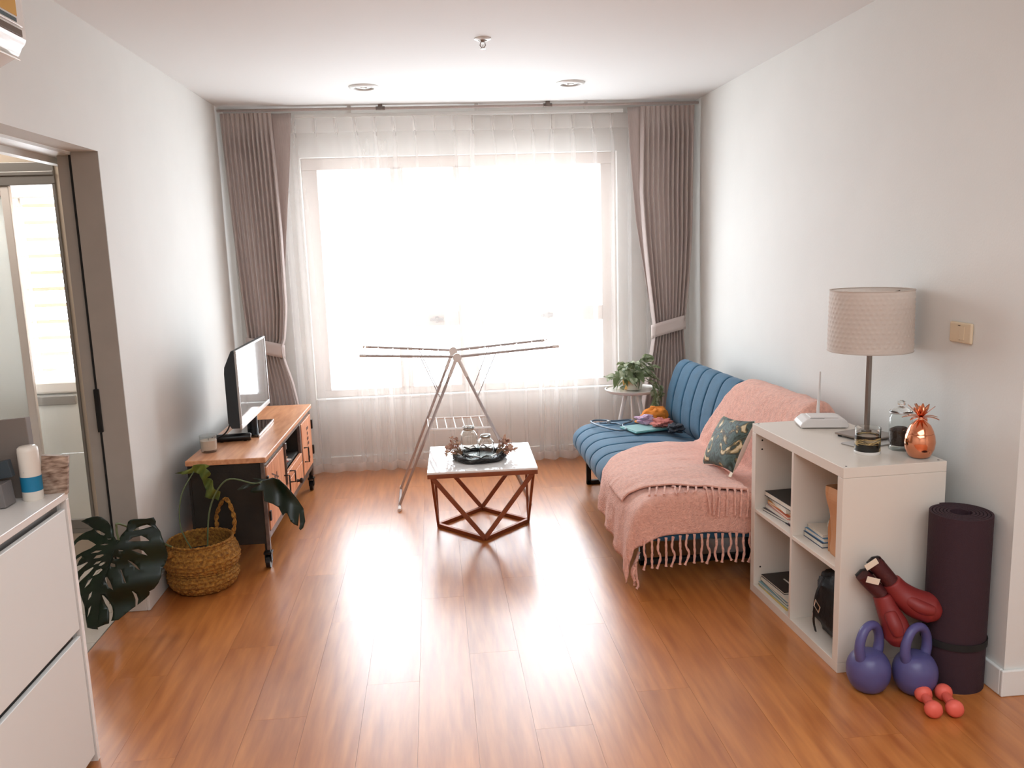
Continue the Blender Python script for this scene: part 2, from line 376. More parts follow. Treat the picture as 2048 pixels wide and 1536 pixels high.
# window
wn = struct('window_1', (0, YB, 0), 'white framed window behind the sheer curtains')
FY = YB+.06
cols = [(-.765, -.26), (-.17, .18), (.315, 1.237)]
fb = MB().box(WX0, cols[0][0]+.0, FY, FY+.06, .575, 2.13).box(cols[2][1], WX1, FY, FY+.06, .575, 2.13)
fb.box(WX0, WX1, FY, FY+.06, 2.13, WZ1).box(WX0, WX1, FY, FY+.06, WZ0, .575)
fb.build('frame', 'winframe', wn, world=True, bevel=.004)
MB().box(cols[0][1], cols[1][0], FY-.01, FY+.06, .575, 2.13).build('mullion', 'winframe', wn, world=True, bevel=.004)
MB().box(cols[1][1], cols[2][0], FY-.01, FY+.06, .575, 2.13).build('mullion', 'winframe', wn, world=True, bevel=.004)
MB().box(cols[1][0], cols[1][1], FY-.01, FY+.06, 1.013, 1.118).build('transom', 'winframe', wn, world=True, bevel=.004)
MB().box(cols[2][0], cols[2][1], FY-.01, FY+.06, 1.013, 1.118).build('transom', 'winframe', wn, world=True, bevel=.004)
for a, b, z0, z1 in ((*cols[0], .575, 2.13), (*cols[1], .575, 1.013), (*cols[1], 1.118, 2.13), (*cols[2], .575, 1.013), (*cols[2], 1.118, 2.13)):
    MB().box(a, b, FY+.028, FY+.034, z0, z1).build('pane', 'glass', wn, world=True)
for xx in (-.03, .78):
    MB().box(xx, xx+.1, FY-.035, FY-.01, 1.05, 1.07).box(xx+.04, xx+.06, FY-.03, FY-.01, 1.04, 1.085).build('latch', 'alu', wn, world=True, bevel=.003)
MB().box(WX0, WX1, YB-.004, YB+.055, WZ0-.012, WZ0+.001).build('sill', 'wall', wn, world=True)

# kitchen behind the opening, with the balcony door
KY = 4.42
S(MB().box(-3.1, -2.62, KY, KY+.12, 0, H).box(-1.82, XL-.112, KY, KY+.12, 0, H).box(-2.62, -1.82, KY, KY+.12, 2.05, H).box(-2.62, -1.82, KY, KY+.12, 0, .16).build('wall_kitchen', 'beige'), 'beige kitchen wall around the balcony door')
S(MB().box(-3.2, -3.1, 1.9, 5.7, 0, H).box(-3.1, XL-.112, 1.8, 1.9, 0, H).build('wall_kitchen_side', 'beige'))
dr = struct('door_1', (-2.2, KY, .16), 'sliding glass door to the balcony')
DB = MB().box(-2.62, -1.82, KY-.01, KY+.09, 1.94, 2.05).box(-2.62, -1.82, KY-.018, KY-.01, 1.985, 2.005)
DB.build('head_frame', 'alu', dr, world=True, bevel=.003)
MB().box(-2.62, -1.82, KY-.02, KY+.09, .16, .185).box(-2.62, -1.82, KY-.02, KY+.0, .185, .235).box(-2.62, -1.82, KY+.03, KY+.045, .185, .22).build('track', 'alu', dr, world=True, bevel=.003)
MB().box(-1.835, -1.82, KY-.01, KY+.09, .16, 1.95).box(-2.62, -2.58, KY-.01, KY+.09, .16, 1.95).build('side_frame', 'alu', dr, world=True, bevel=.003)
ds = MB().box(-2.085, -2.045, KY+.0, KY+.03, .22, 1.94).box(-2.58, -2.54, KY, KY+.03, .22, 1.94).box(-2.54, -2.085, KY, KY+.03, .22, .29).box(-2.54, -2.085, KY, KY+.03, 1.89, 1.94)
ds.build('sliding_leaf', 'pvc', dr, world=True, bevel=.004)
MB().box(-2.54, -2.085, KY+.012, KY+.018, .29, 1.89).build('frosted_pane', 'frost', dr, world=True)
MB().box(-2.045, -1.835, KY+.05, KY+.056, .22, 1.94).build('pane', 'glass', dr, world=True)
# parked partition leaf with pull handle
d2 = struct('door_2', (-1.49, OY1, 0), 'grey sliding partition parked behind the left wall')
MB().box(-1.525, -1.468, OY1+.02, KY-.02, .03, 2.0).build('leaf', 'jamb', d2, world=True, bevel=.002)
MB().box(-1.472, -1.463, OY1+.004, OY1+.03, .03, 2.0).build('gap_shade', 'blkmatte', d2, world=True)  # dark strip standing in for the shade in the gap by the leaf
MB().box(-1.475, -1.452, OY1-.012, OY1+.02, .83, 1.02).build('handle', 'blk', d2, world=True, bevel=.003)
S(MB().box(-1.56, -1.462, OY0, KY, 2.0, 2.012).box(-1.60, -1.56, OY0, KY, 1.975, 2.02).build('trim_1', 'white'), 'white sliding door rail at the head of the opening')
S(MB().box(XL-.109, XL-.001, OY1-.004, OY1-.0005, .096, OZ-.001).build('reveal_shade_panel', 'jamb'), 'grey panel painting the shade on the reveal of the opening')  # added panel, its grey imitates shade on the reveal face
# balcony
S(MB().box(-2.62, -2.50, KY+.12, 5.55, 0, 2.4).box(-1.66, -1.56, KY+.12, 5.55, 0, 2.4).build('wall_balcony', 'beige'), 'beige balcony side walls')
S(MB().box(-2.7, -1.56, KY+.12, 5.65, 2.22, 2.32).build('ceiling_balcony', 'beige'))
S(MB().box(-2.5, -1.66, 5.48, 5.55, 0, .34).build('wall_parapet', 'beige'))
lv = thing('louvre_screen', 'pinkish horizontal louvre screen on the bright balcony', 'screen', (-2.15, 5.5, .34))
for i in range(16):
    z = 1.905-i*.1015
    if z < .36: break
    MB().box(-2.495, -1.665, 5.49, 5.51, z-.011, z+.011).build('slat', 'slat', lv, world=True)
MB().box(-2.495, -1.665, 5.49, 5.52, 2.0, 2.215).build('head_panel', 'slat', lv, world=True)
for xx in (-2.49, -1.69): MB().box(xx, xx+.02, 5.478, 5.488, .345, 2.215).build('post', 'pvc', lv, world=True)
wsh = thing('washing_machine', 'white washing machine on the balcony behind the glass door', 'washing machine', (-2.1, 4.95, 0))
MB().box(-.16, .18, -.27, .27, .02, .86).build('body', 'white', wsh, bevel=.02)
MB().box(-.16, .18, -.28, .27, .862, .93).build('lid', 'white_gloss', wsh, bevel=.012)
MB().box(-.13, .15, -.285, -.272, .80, .85).build('control_panel', 'alu', wsh, bevel=.004)
tag(MB().box(-1.89, -1.83, 4.75, 5.1, .02, .88).build('folded_board', 'darkgreen', bevel=.006), 'dark green board standing between washing machine and balcony wall', 'board')
tag(MB().box(-2.5, -2.44, 4.9, 5.1, 1.33, 1.58).box(-2.44, -2.436, 4.92, 5.08, 1.35, 1.56).build('fuse_box', 'alu', bevel=.006), 'grey box mounted on the balcony side wall', 'box')
hk = thing('ceiling_drying_rail', 'grey metal drying rail under the balcony ceiling', 'rail', (-2.1, 4.9, 2.04))
MB().box(-.2, .26, -.03, .03, -.13, -.06).build('housing', 'alu', hk, bevel=.005)
MB().tube([(-.28, 0, -.18), (.28, 0, -.2)], .008).build('rail', 'rackwire', hk, smooth=True)
for dx in (-.12, .12): MB().tube([(dx, 0, -.06), (dx, 0, -.19)], .005).build('hanger_rod', 'alu', hk, smooth=True)
for dx in (.1, .13): MB().tube([(dx, 0, -.2), (dx+.005, 0, -.32), (dx+.02, 0, -.36), (dx+.035, 0, -.3), (dx+.03, 0, -.2)], .0025, 6).build('cord', 'rackwire', hk, smooth=True)
tp = thing('water_tap', 'small chrome tap on the balcony wall above the washing machine', 'tap', (-2.46, 4.85, 1.03))
MB().tube([(-.04, 0, 0), (.05, 0, 0), (.1, 0, .005), (.12, 0, -.03)], .014).build('spout', 'chrome', tp, smooth=True)
MB().lathe([(.018, .0), (.02, .03), (.008, .035)], 12, (.03, 0, .01)).build('handle', 'chrome', tp, smooth=True)

# ================================================================= CEILING FITTINGS
for k, (x, y, lab) in enumerate(((-.35, 5.215, 'white round recessed downlight nearer the left wall'), (.879, 5.19, 'white round recessed downlight nearer the right wall'))):
    t = thing('downlight', lab, 'ceiling light', (x, y, H), 0, 'ceiling downlights')
    MB().lathe([(.088, 0), (.088, -.004), (.08, -.012), (.062, -.014), (.056, -.006), (.056, 0)], 36, cap=False).build('trim_ring', 'white', t, smooth=True)
    MB().lathe([(.055, -.002), (.04, -.006), (.03, -.001)], 24).build('reflector', 'silver', t, smooth=True)
    MB().lathe([(.022, -.004), (.02, -.012), (.005, -.014)], 20).build('lamp', 'clear', t, smooth=True)
t = thing('sprinkler', 'small chrome fire sprinkler head in the middle of the ceiling', 'sprinkler', (.284, 4.087, H))
MB().lathe([(.04, 0), (.04, -.003), (.032, -.008), (.02, -.009), (.018, 0)], 32, cap=False).build('escutcheon', 'white', t, smooth=True)
MB().lathe([(.02, -.001), (.018, -.006), (.01, -.012), (.01, -.02)], 20).build('socket', 'lampmetal', t, smooth=True)
for s_ in (-1, 1): MB().tube([(s_*.009, 0, -.018), (s_*.013, 0, -.03), (s_*.003, 0, -.044)], .0025, 6).build('yoke_arm', 'lampmetal', t, smooth=True)
MB().lathe([(.003, -.03), (.003, -.044), (.013, -.045), (.013, -.047), (.002, -.049)], 16).build('deflector', 'chrome', t, smooth=True)

# ================================================================= CURTAINS
RY = 5.86
t = thing('curtain_track', 'white curtain track under the ceiling above the sheers', 'curtain rail', (.26, RY, 2.46))
MB().box(-.86, 1.36, RY+.02, RY+.045, 2.452, 2.474).build('rail', 'white', t, world=True, bevel=.002)
for xx in (-.5, .35, 1.1): MB().box(xx-.012, xx+.012, RY+.022, RY+.043, 2.474, H).build('bracket', 'white', t, world=True)
t = thing('curtain_rod', 'thin dark curtain rod close to the ceiling, running wall to wall', 'curtain rail', (.26, RY-.03, 2.5))
MB().tube([(XL+.004, RY-.02, 2.497), (XR-.004, RY-.02, 2.497)], .009, 10).build('rod', 'curtain', t, world=True, smooth=True)
for xx in (-.29, .83): MB().box(xx-.014, xx+.014, RY-.033, RY-.007, 2.49, H).tube([(xx-.03, RY-.02, 2.497), (xx+.03, RY-.02, 2.497)], .013, 10).build('bracket', 'steel', t, world=True, bevel=.002)

def curtain(nm, label, xs_l, xs_r, zs, npl, y0, amp, group, tie=None, mtn='curtain', phase=0, nx=220, nz=44, top_pleat=.12, grp=None, spread=0):
    """pleated cloth: left/right edge x as functions of z, wave across"""
    t = thing(nm, label, 'curtain', ((xs_l[0]+xs_r[0])/2, y0, 0), 0, grp)
    ztop, zbot = zs[0], zs[-1]
    def fn(i, j):
        z = ztop+(zbot-ztop)*i
        a = interp(-z, [-q for q in zs], xs_l); b = interp(-z, [-q for q in zs], xs_r)
        s_ = j; x = a+(b-a)*s_
        ph = 2*PI*npl*s_+phase+.5*math.sin(3*s_*PI)+.3*math.sin(7*s_*PI+1)*i
        wv = math.sin(ph)+.28*math.sin(2*ph+1)
        tz = (ztop-z)
        if tz < top_pleat:
            k = 1-tz/top_pleat; wv = lerp(wv, (abs(math.sin(ph/2+.8))**.35*1.4-.9)+.25*math.sin(3*ph), k**.5)
        am = amp*(1+.25*math.sin(5*s_+z*2))*(1 if tz > top_pleat else .7)
        narrow = (b-a)/(xs_r[0]-xs_l[0]); am *= 1.0+.25*(1-narrow)
        return Vector((x+am*.35*math.cos(ph)*.6, y0+wv*am, z))
    MB().grid(fn, nz, nx).build('cloth', mtn, t, world=True, smooth=True)
    return t, fn
ZT = 2.475
# left taupe curtain
zsL = [ZT, 2.2, 1.7, 1.2, 1.0, .93, .86, .7, .4, .03]
tl, fnL = curtain('curtain', 'taupe pleated curtain tied back behind the television', [-1.325, -1.32, -1.305, -1.285, -1.27, -1.26, -1.265, -1.27, -1.28, -1.28],
        [-1.0, -.992, -.985, -.99, -1.015, -1.04, -1.03, -.985, -.935, -.90], zsL, 11, 5.80, .020, None, grp='taupe curtains')
MB().grid(lambda i, j: Vector((lerp(interp(i, [0, .3, .6, 1], [-1.0, -1.0, -1.02, -1.06]), interp(i, [0, .2, .55, 1], [-.872, -.90, -.965, -1.03]), j), 5.835+.008*math.sin(j*5), ZT-i*1.5)), 24, 10).build('lining_edge', 'curtain', tl, world=True, smooth=True, solid=.003)
def tieband(t, cx, rx, z, y0, side):
    def fn(i, j):
        a = 2*PI*j; zz = z+(.5-i)*.095+.03*math.cos(a)*side - .012*math.sin(a)
        return Vector((cx+rx*math.cos(a), y0+.052*math.sin(a), zz))
    MB().grid(fn, 5, 40, wrap=True).build('tieback', 'tie', t, world=True, smooth=True, solid=.006)
tieband(tl, -1.15, .125, .935, 5.80, -1)
# right taupe curtain
zsR = [ZT, 2.2, 1.9, 1.6, 1.3, 1.05, .98, .9, .7, .4, .03]
tr_, fnR = curtain('curtain', 'taupe pleated curtain tied back in the corner beside the blue sofa', [1.46, 1.455, 1.45, 1.47, 1.50, 1.53, 1.54, 1.535, 1.50, 1.45, 1.43],
        [1.835, 1.83, 1.825, 1.82, 1.80, 1.775, 1.755, 1.76, 1.78, 1.80, 1.81], zsR, 11, 5.80, .020, None, phase=1, grp='taupe curtains')
MB().grid(lambda i, j: Vector((lerp(interp(i, [0, .25, .5, 1], [1.378, 1.40, 1.43, 1.55]), interp(i, [0, .4, 1], [1.475, 1.48, 1.57]), j), 5.835+.012*math.sin(j*5+1), ZT-i*1.5)), 24, 10).build('lining_edge', 'curtain', tr_, world=True, smooth=True, solid=.003)
tieband(tr_, 1.65, .122, .965, 5.80, 1)
# sheer curtains
def sheer(label, x0, x1, y0, n, ph):
    t = thing('sheer_curtain', label, 'curtain', ((x0+x1)/2, y0, 0), 0, 'sheer curtains')
    rnd = random.Random(n*3+1); offs = [rnd.uniform(-.5, .5) for _ in range(60)]
    def fn(i, j):
        z = 2.452-i*2.438; s_ = j
        k = min(1, i/.1)
        p = 2*PI*n*s_+ph + k*(.9*math.sin(2.1*PI*s_*2+ph)+.35*math.sin(9*s_+3*i))
        amp = lerp(.012, .024, min(1, i*3))*(1+.35*math.sin(11*s_+2))
        wv = math.sin(p)*amp+.22*amp*math.sin(2*p+.7)
        if i < .05: wv = amp*(-1+2.0*math.exp(-((math.sin(p/2))**2)/.03))*.9
        lean = .02*math.sin(3*s_+ph)*i
        return Vector((lerp(x0, x1, s_)+lean+.010*math.cos(p)*k, y0+wv, z))
    MB().grid(fn, 60, int((x1-x0)*230)).build('voile', 'sheer', t, world=True, smooth=True)
    MB().grid(lambda i, j: fn(.975+.025*i, j)+Vector((0, -.0015, 0)), 3, int((x1-x0)*150)).build('hem', 'sheerhem', t, world=True, smooth=True)
    MB().grid(lambda i, j: fn(.04*i, j)+Vector((0, -.0015, 0)), 5, int((x1-x0)*230)).build('header_tape', 'sheerhem', t, world=True, smooth=True)
sheer('white sheer curtain covering the left half of the window', -.99, .33, 5.905, 10, .4)
sheer('white sheer curtain covering the right half of the window', .22, 1.60, 5.945, 10, 1.7)

# ================================================================= SOFA (futon)
SY0, SY1 = 3.58, 5.36
sofa = thing('futon_sofa', 'blue velour click-back sofa with channel stitching against the right wall', 'sofa', (1.3, 4.47, 0))
seat_prof = cr([(1.60, .345), (1.45, .385), (1.25, .405), (1.08, .405), (.96, .392), (.893, .352), (.872, .30), (.888, .245), (.94, .215), (1.1, .205), (1.35, .205), (1.58, .215)], 7, True)
def back_shift(y): return (5.3-y)*.05
back_prof = cr([(1.545, .36), (1.505, .42), (1.50, .50), (1.515, .60), (1.545, .70), (1.575, .765), (1.615, .795), (1.655, .785), (1.685, .74), (1.69, .66), (1.675, .5), (1.655, .36), (1.60, .33)], 7, True)
def padded(prof, y0, y1, ny, seam, shift, cross=None):
    cx = sum(p[0] for p in prof)/len(prof); cz = sum(p[1] for p in prof)/len(prof); k = len(prof)
    def fn(i, j):
        y = y0+(y1-y0)*i; q = prof[int(round(j*k)) % k]
        e = min(i, 1-i)*(y1-y0); sh = math.sqrt(max(0, 1-(1-min(1, e/.05))**2))
        dx, dz = q[0]-cx, q[1]-cz; L_ = math.hypot(dx, dz); nx_, nz_ = dx/L_, dz/L_
        ph = ((y-y0)/seam) % 1; d = min(ph, 1-ph)*seam
        off = .006*(1-math.exp(-(d/.016)))-.011*math.exp(-(d/.0045)**2)-.002
        if cross:
            for c_ in cross: off -= .003*math.exp(-((q[cross[c_]]-c_)/.006)**2)
        sc_ = lerp(.80, 1, sh)
        inn = (1-sh)*.035
        return Vector((cx+dx*1+nx_*(off-inn)+shift(y), y, cz+dz+nz_*(off-inn)))
    mb = MB(); mb.grid(fn, ny, k, wrap=True)
    n = len(mb.v); mb.f += [tuple(range(k-1, -1, -1)), tuple(range(n-k, n))]
    return mb
padded(seat_prof, SY0, SY1, 330, .163, lambda y: 0, {1.2: 0}).build('seat', 'blue', sofa, world=True, smooth=True)
padded(back_prof, SY0, SY1, 330, .163, back_shift, {.56: 1}).build('backrest', 'blue', sofa, world=True, smooth=True)
for yy in (5.29, 3.86):
    MB().bar((.965, yy, .0), (.965, yy, .22), .03, .03).bar((1.50, yy, .0), (1.50, yy, .22), .03, .03).bar((.95, yy, .014), (1.515, yy, .014), .03, .028).bar((.95, yy, .208), (1.515, yy, .208), .03, .028).build('leg_frame', 'blackmetal', sofa, world=True, bevel=.003)
MB().bar((1.0, 3.75, .2), (1.0, 5.25, .2), .03, .025).bar((1.48, 3.75, .2), (1.48, 5.25, .2), .03, .025).build('rail', 'blackmetal', sofa, world=True, bevel=.003)

# pink throw
bl = thing('throw_blanket', 'pink bobbly wool throw with long fringe draped over the near half of the blue sofa', 'blanket', (1.2, 3.9, .4))
# path across the sofa: front hem -> seat -> crease -> up the back -> over the top
path = [(.835, .20), (.842, .26), (.848, .31), (.872, .37), (.945, .415), (1.08, .432), (1.25, .43), (1.40, .412), (1.475, .405), (1.478, .46), (1.482, .52), (1.497, .61), (1.522, .70), (1.555, .785), (1.615, .822), (1.67, .81), (1.712, .75), (1.715, .66)]
bp_ = cr(path, 5); NB = len(bp_)-1
ybs = ([0, .07, .2, .32, .47, .6, .78, .88, 1], [4.20, 4.22, 4.32, 4.52, 4.68, 4.55, 4.30, 4.20, 4.1])
def bshift(s): return max(0, min(1, (s-.44)/.06))
def bpoint(s, y, lift=0):
    f = min(NB-1e-6, max(0, s*NB)); k0 = int(f); q = bp_[k0].lerp(bp_[k0+1], f-k0); x, z = q[0], q[1]
    x += bshift(s)*back_shift(y)
    t_ = (bp_[min(NB, k0+2)]-bp_[max(0, k0-1)]); t_ = Vector((t_[0], t_[1])).normalized(); n_ = Vector((-t_[1], t_[0]))
    wob = .008*noise.noise(Vector((s*9, y*5, 0)))+.005*noise.noise(Vector((s*30, y*22, 3)))+.004
    if s < .14:                                     # hem drops lower towards the near end
        k = 1-s/.14; z -= k*lerp(.0, .13, max(0, min(1, (4.25-y)/.7))); x += .012*math.sin(y*31)*k-.006*k
    return Vector((x+n_[0]*(wob+lift), y, z+n_[1]*(wob+lift)))
YE = SY0-.012
def blanket_fn(i, j):
    s = j; yb = interp(s, *ybs); H_ = .155 if .1 < s < .5 else (.06 if s >= .5 else .02)
    H_ = interp(s, [0, .12, .2, .4, .46, .52, 1], [.03, .11, .172, .172, .13, .03, .03])
    Lf = yb-YE; tot = Lf+H_; d = i*tot
    if d <= Lf-.03: return bpoint(s, yb-d)
    base = bpoint(s, max(YE, yb-d)); e = d-(Lf-.03)
    a = min(1, e/.047)*PI/2; y = YE+.03-.03*math.sin(a); z = base.z-.03*(1-math.cos(a))-max(0, e-.047)
    b2 = bpoint(s, y); return Vector((b2.x-(.0 if s > .15 else 0), y-.004*math.sin(s*90)*min(1, e/.1), b2.z-.03*(1-math.cos(a))-max(0, e-.047)))
MB().grid(blanket_fn, 110, NB+1).build('cloth', 'pink', bl, world=True, smooth=True, solid=.010)
def edge_y(x): return 3.70-(x-1.0)*.40
def fold_fn(i, j):
    s = .16+j*.25; q = bp_[int(s*NB)].lerp(bp_[int(s*NB)+1], s*NB-int(s*NB)); ye = max(edge_y(q[0]), YE+.02); yt = 4.1-.0*s
    y = lerp(yt, ye, i); lift = -.012+.032*min(1, i*6)
    return bpoint(s, y, lift)
MB().grid(fold_fn, 70, 50).build('folded_layer', 'pink', bl, world=True, smooth=True, solid=.008)
def tassel(p0, pts, parent, r=.0055):
    P = cr([p0]+pts, 4); n = len(P); rr = [r*(1+.22*math.sin(i*2.2+random.random())) for i in range(n)]; rr[0] = r*1.3; rr[-1] = r*1.35; rr[-2] = r*.9
    MB().tube(P, rr, 6).build('tassel', 'pink', parent, world=True, smooth=True)
for k in range(17):                                  # fringe of the folded layer
    x = .965+k*.033; ye = max(edge_y(x), YE+.02)
    zt = interp(x, [.94, 1.08, 1.25, 1.42], [.43, .448, .448, .43])
    j = random.uniform(-.01, .01)
    tassel(Vector((x, ye, zt)), ([Vector((x-.008+j, ye-.03, zt+.006)), Vector((x-.012+j, YE-.022, zt-.03)), Vector((x-.014+j*2, YE-.028, zt-.105+j))] if ye < YE+.06 else [Vector((x-.008+j, ye-.05, zt+.012)), Vector((x-.02+j, ye-.09, zt+.010)), Vector((x-.026+j*2, max(ye-.125, YE-.02), zt+.002))]), bl, .0048)
for k in range(19):                                  # fringe of the hanging near end
    x = .90+k*.033; s0 = .12+(x-.9)*.46
    zt = interp(x, [.86, .95, 1.1, 1.45], [.235, .24, .252, .242]); j = random.uniform(-.008, .008)
    tassel(Vector((x, YE-.012, zt)), [Vector((x+j, YE-.016, zt-.05)), Vector((x-j, YE-.014, zt-.09)), Vector((x+j*1.5, YE-.015, zt-.135+j))], bl)
for k in range(5):                                   # corner drop
    y = 3.56+k*.02; j = random.uniform(-.01, .01)
    tassel(Vector((.85+.01*k, y-.02, .12+.01*k)), [Vector((.852+j, y-.03, .07)), Vector((.86+j, y-.03, .03)), Vector((.86, y-.03, .012))] if k % 2 else [Vector((.85+j, y-.03, .09)), Vector((.855+j, y-.03, .06))], bl)

# floral cushion
cu = thing('cushion', 'dark floral print cushion leaning on the pink throw', 'cushion', (1.38, 3.90, .43))
def pillow(n, w_, h_, th):
    def fn(sgn):
        def g(i, j):
            u, v = 2*i-1, 2*j-1; ed = (1-abs(u)**2.6)*(1-abs(v)**2.6); t_ = th*max(0, ed)**.45
            pin = 1-.10*(1-abs(u)**2)*abs(v)**4; pin2 = 1-.10*(1-abs(v)**2)*abs(u)**4
            return Vector((sgn*t_, u*w_/2*pin2, h_/2+v*h_/2*pin))
        return g
    return fn(1), fn(-1)
g1, g2 = pillow(24, .345, .27, .05)
cm = Matrix.Translation((1.352, 3.895, .458)) @ Matrix.Rotation(math.radians(2), 4, 'Z') @ Matrix.Rotation(math.radians(28), 4, 'Y') @ Matrix.Rotation(math.radians(-8), 4, 'X')
MB().grid(lambda i, j: cm @ g2(i, j), 26, 26).build('front_cover', 'floral', cu, world=True, smooth=True)
MB().grid(lambda i, j: cm @ g1(i, j), 26, 26).build('back_cover', 'kallax', cu, world=True, smooth=True)
MB().box(.0, .003, -.172, -.145, -.022, .012, cm).build('care_tag', 'label', cu, world=True)

# things lying on the far end of the seat
ST = .412
hat = thing('cap', 'orange cotton cap on the far corner of the sofa seat', 'cap', (1.40, 5.22, ST))
def hatf(i, j):
    a = 2*PI*j; r = math.cos(i*PI/2)**.55; z = math.sin(i*PI/2)**.9*.095
    n_ = noise.noise(Vector((math.cos(a)*1.4, math.sin(a)*1.4, i*2)))*.25+noise.noise(Vector((math.cos(a)*3.5, math.sin(a)*3.5, i*5+4)))*.22
    return Vector((.098*r*math.cos(a)*(1+n_), .085*r*math.sin(a)*(1+n_), z*(1+.35*n_)))
MB().grid(hatf, 16, 40, wrap=True).build('crown', 'orange', hat, smooth=True)
MB().grid(lambda i, j: Vector((-.09-.05*i*math.sin(PI*j), -.075+.15*j, .016-.01*i)), 5, 14).build('peak', 'orange', hat, smooth=True, solid=.004)
bd = thing('tray_board', 'flat teal board lying on the sofa seat under small clothes', 'tray', (1.31, 5.03, ST+.004), math.radians(18))
MB().box(-.16, .13, -.10, .10, 0, .010).build('base', 'teal', bd, bevel=.004)
MB().box(-.15, .12, -.09, .09, .010, .013).build('inlay', 'lilac_teal', bd, bevel=.002)
def crumple(c, rx, ry, rz, seed, ns=1.0):
    def fn(i, j):
        a = 2*PI*j; b = -PI/2+PI*i; p = Vector((math.cos(b)*math.cos(a), math.cos(b)*math.sin(a), math.sin(b)))
        d = 1+.38*ns*noise.noise(p*1.8+Vector((seed, 0, 0)))+.16*ns*noise.noise(p*4.5+Vector((0, seed, 0)))
        q = Vector((p.x*rx*d, p.y*ry*d, p.z*rz*d)); q.z = max(q.z, -rz*.8); return Vector(c)+q
    return MB().grid(fn, 18, 26, wrap=True)
tag(crumple((1.30, 5.11, ST+.042), .062, .05, .026, 3, 1.9).build('cloth', 'lilac', smooth=True), 'small lilac cloth crumpled on the teal board', 'cloth')
tag(crumple((1.38, 4.99, ST+.045), .062, .05, .028, 9, 1.9).build('cloth', 'rose', smooth=True), 'small rose pink cloth crumpled on the teal board', 'cloth')
tag(crumple((1.435, 4.88, ST+.028), .05, .055, .026, 14, 1.9).build('cloth', flat('charcoal_cloth', (48, 52, 60), .8), smooth=True), 'small charcoal cloth beside the teal board near the crease', 'cloth')
hg = thing('clothes_hanger', 'blue-grey plastic clothes hanger lying on the blue seat', 'hanger', (1.10, 5.12, ST+.012))
def wpt(pts): return [Vector((a, b, ST+.012)) for a, b in pts]
MB().tube(cr(wpt([(.985, 5.28), (1.05, 5.31), (1.13, 5.26), (1.235, 5.27), (1.24, 5.22), (1.16, 5.13), (1.155, 5.0), (1.11, 4.97), (1.055, 5.04), (1.0, 5.17)]), 4, True), .006, 8, True).build('frame', flat('blue_grey_plastic', (88, 106, 122), .4), hg, world=True, smooth=True)
MB().tube(wpt([(1.03, 5.22), (1.13, 5.18), (1.15, 5.12)]), .005, 8).build('brace', flat('blue_grey_plastic2', (88, 106, 122), .4), hg, world=True, smooth=True)
MB().lathe([(.012, -.006), (.012, .012), (.004, .014)], 14, (1.085-1.10, 5.2-5.12, .004)).build('clip', 'silver', hg, smooth=True)

# ================================================================= SIDE TABLE + PLANT
sx, sy, sz = 1.325, 5.555, .58
st = thing('side_table', 'small round white side table with splayed legs beside the sofa', 'table', (sx, sy, 0))
MB().lathe([(.01, sz-.022), (.165, sz-.022), (.178, sz-.016), (.184, sz-.004), (.186, sz), (.180, sz+.002), (.172, sz-.006), (.01, sz-.006)], 48).build('tabletop', 'white_gloss', st, smooth=True)
for a in (192, 312, 72):
    c_, s_ = math.cos(math.radians(a)), math.sin(math.radians(a))
    MB().tube([(c_*.045, s_*.045, sz-.02), (c_*.18, s_*.18, 0)], [.016, .010], 12).build('leg', 'white_gloss', st, smooth=True)
MB().lathe([(.1, sz-.035), (.1, sz-.022)], 24).build('underplate', 'white', st, smooth=True)
pp = thing('potted_pothos', 'trailing variegated pothos in a pale yellow pot on the round side table', 'plant', (sx+.0, sy-.02, sz-.004))
MB().lathe([(.045, 0), (.06, .005), (.068, .05), (.070, .085), (.064, .085), (.060, .075), (.01, .075)], 28).build('pot', 'potyellow', pp, smooth=True)
def leaf_mesh(ln, wd, bend, nm, mt):
    def fn(i, j):
        w_ = wd*math.sin(PI*min(1, (i*.97+.03))**.75)**.8*(2*j-1)/2
        return Vector((w_, i*ln, -bend*i*i*ln+abs(w_)*.35))
    mb = MB().grid(fn, 8, 5); me = bpy.data.meshes.new(nm); me.from_pydata([tuple(v) for v in mb.v], [], mb.f)
    me.materials.append(M[mt]); me.polygons.foreach_set('use_smooth', [True]*len(me.polygons)); return me
LM = [leaf_mesh(.078, .058, .5, 'pothos_leaf', 'leafpot'), leaf_mesh(.064, .048, .2, 'pothos_leaf', 'leafpot'), leaf_mesh(.085, .054, .9, 'pothos_leaf', 'leafpot')]
rl = random.Random(5)
def put_leaf(parent, p, az, el, roll=0, sc_=1):
    o = bpy.data.objects.new('leaf', LM[rl.randrange(3)]); COL.objects.link(o); o.parent = parent; o.location = p
    o.rotation_euler = (Matrix.Rotation(az, 4, 'Z') @ Matrix.Rotation(el, 4, 'X') @ Matrix.Rotation(roll, 4, 'Y')).to_euler(); o.scale = (sc_,)*3
vines = []
for k in range(15):
    a = 2*PI*k/15+rl.uniform(-.2, .2); R_ = rl.uniform(.07, .15)
    if math.cos(a) < 0: R_ += .03
    h_ = rl.uniform(.09, .2) + (.03 if math.cos(a) > 0 else -.02)
    e_ = Vector((math.cos(a)*R_, math.sin(a)*R_*.8, rl.uniform(.03, .13)+(.02 if math.cos(a) > 0 else 0)))
    P = cr([(math.cos(a)*.02, math.sin(a)*.02, .07), (math.cos(a)*R_*.45, math.sin(a)*R_*.4, h_), e_], 5)
    vines.append(P); MB().tube(P, .0022, 5).build('vine', 'stem', pp, smooth=True)
    for q in range(4, len(P), 2):
        put_leaf(pp, P[q], a-PI/2+rl.uniform(-1.1, 1.1), rl.uniform(-.8, .4), rl.uniform(-.6, .6), rl.uniform(.8, 1.2))
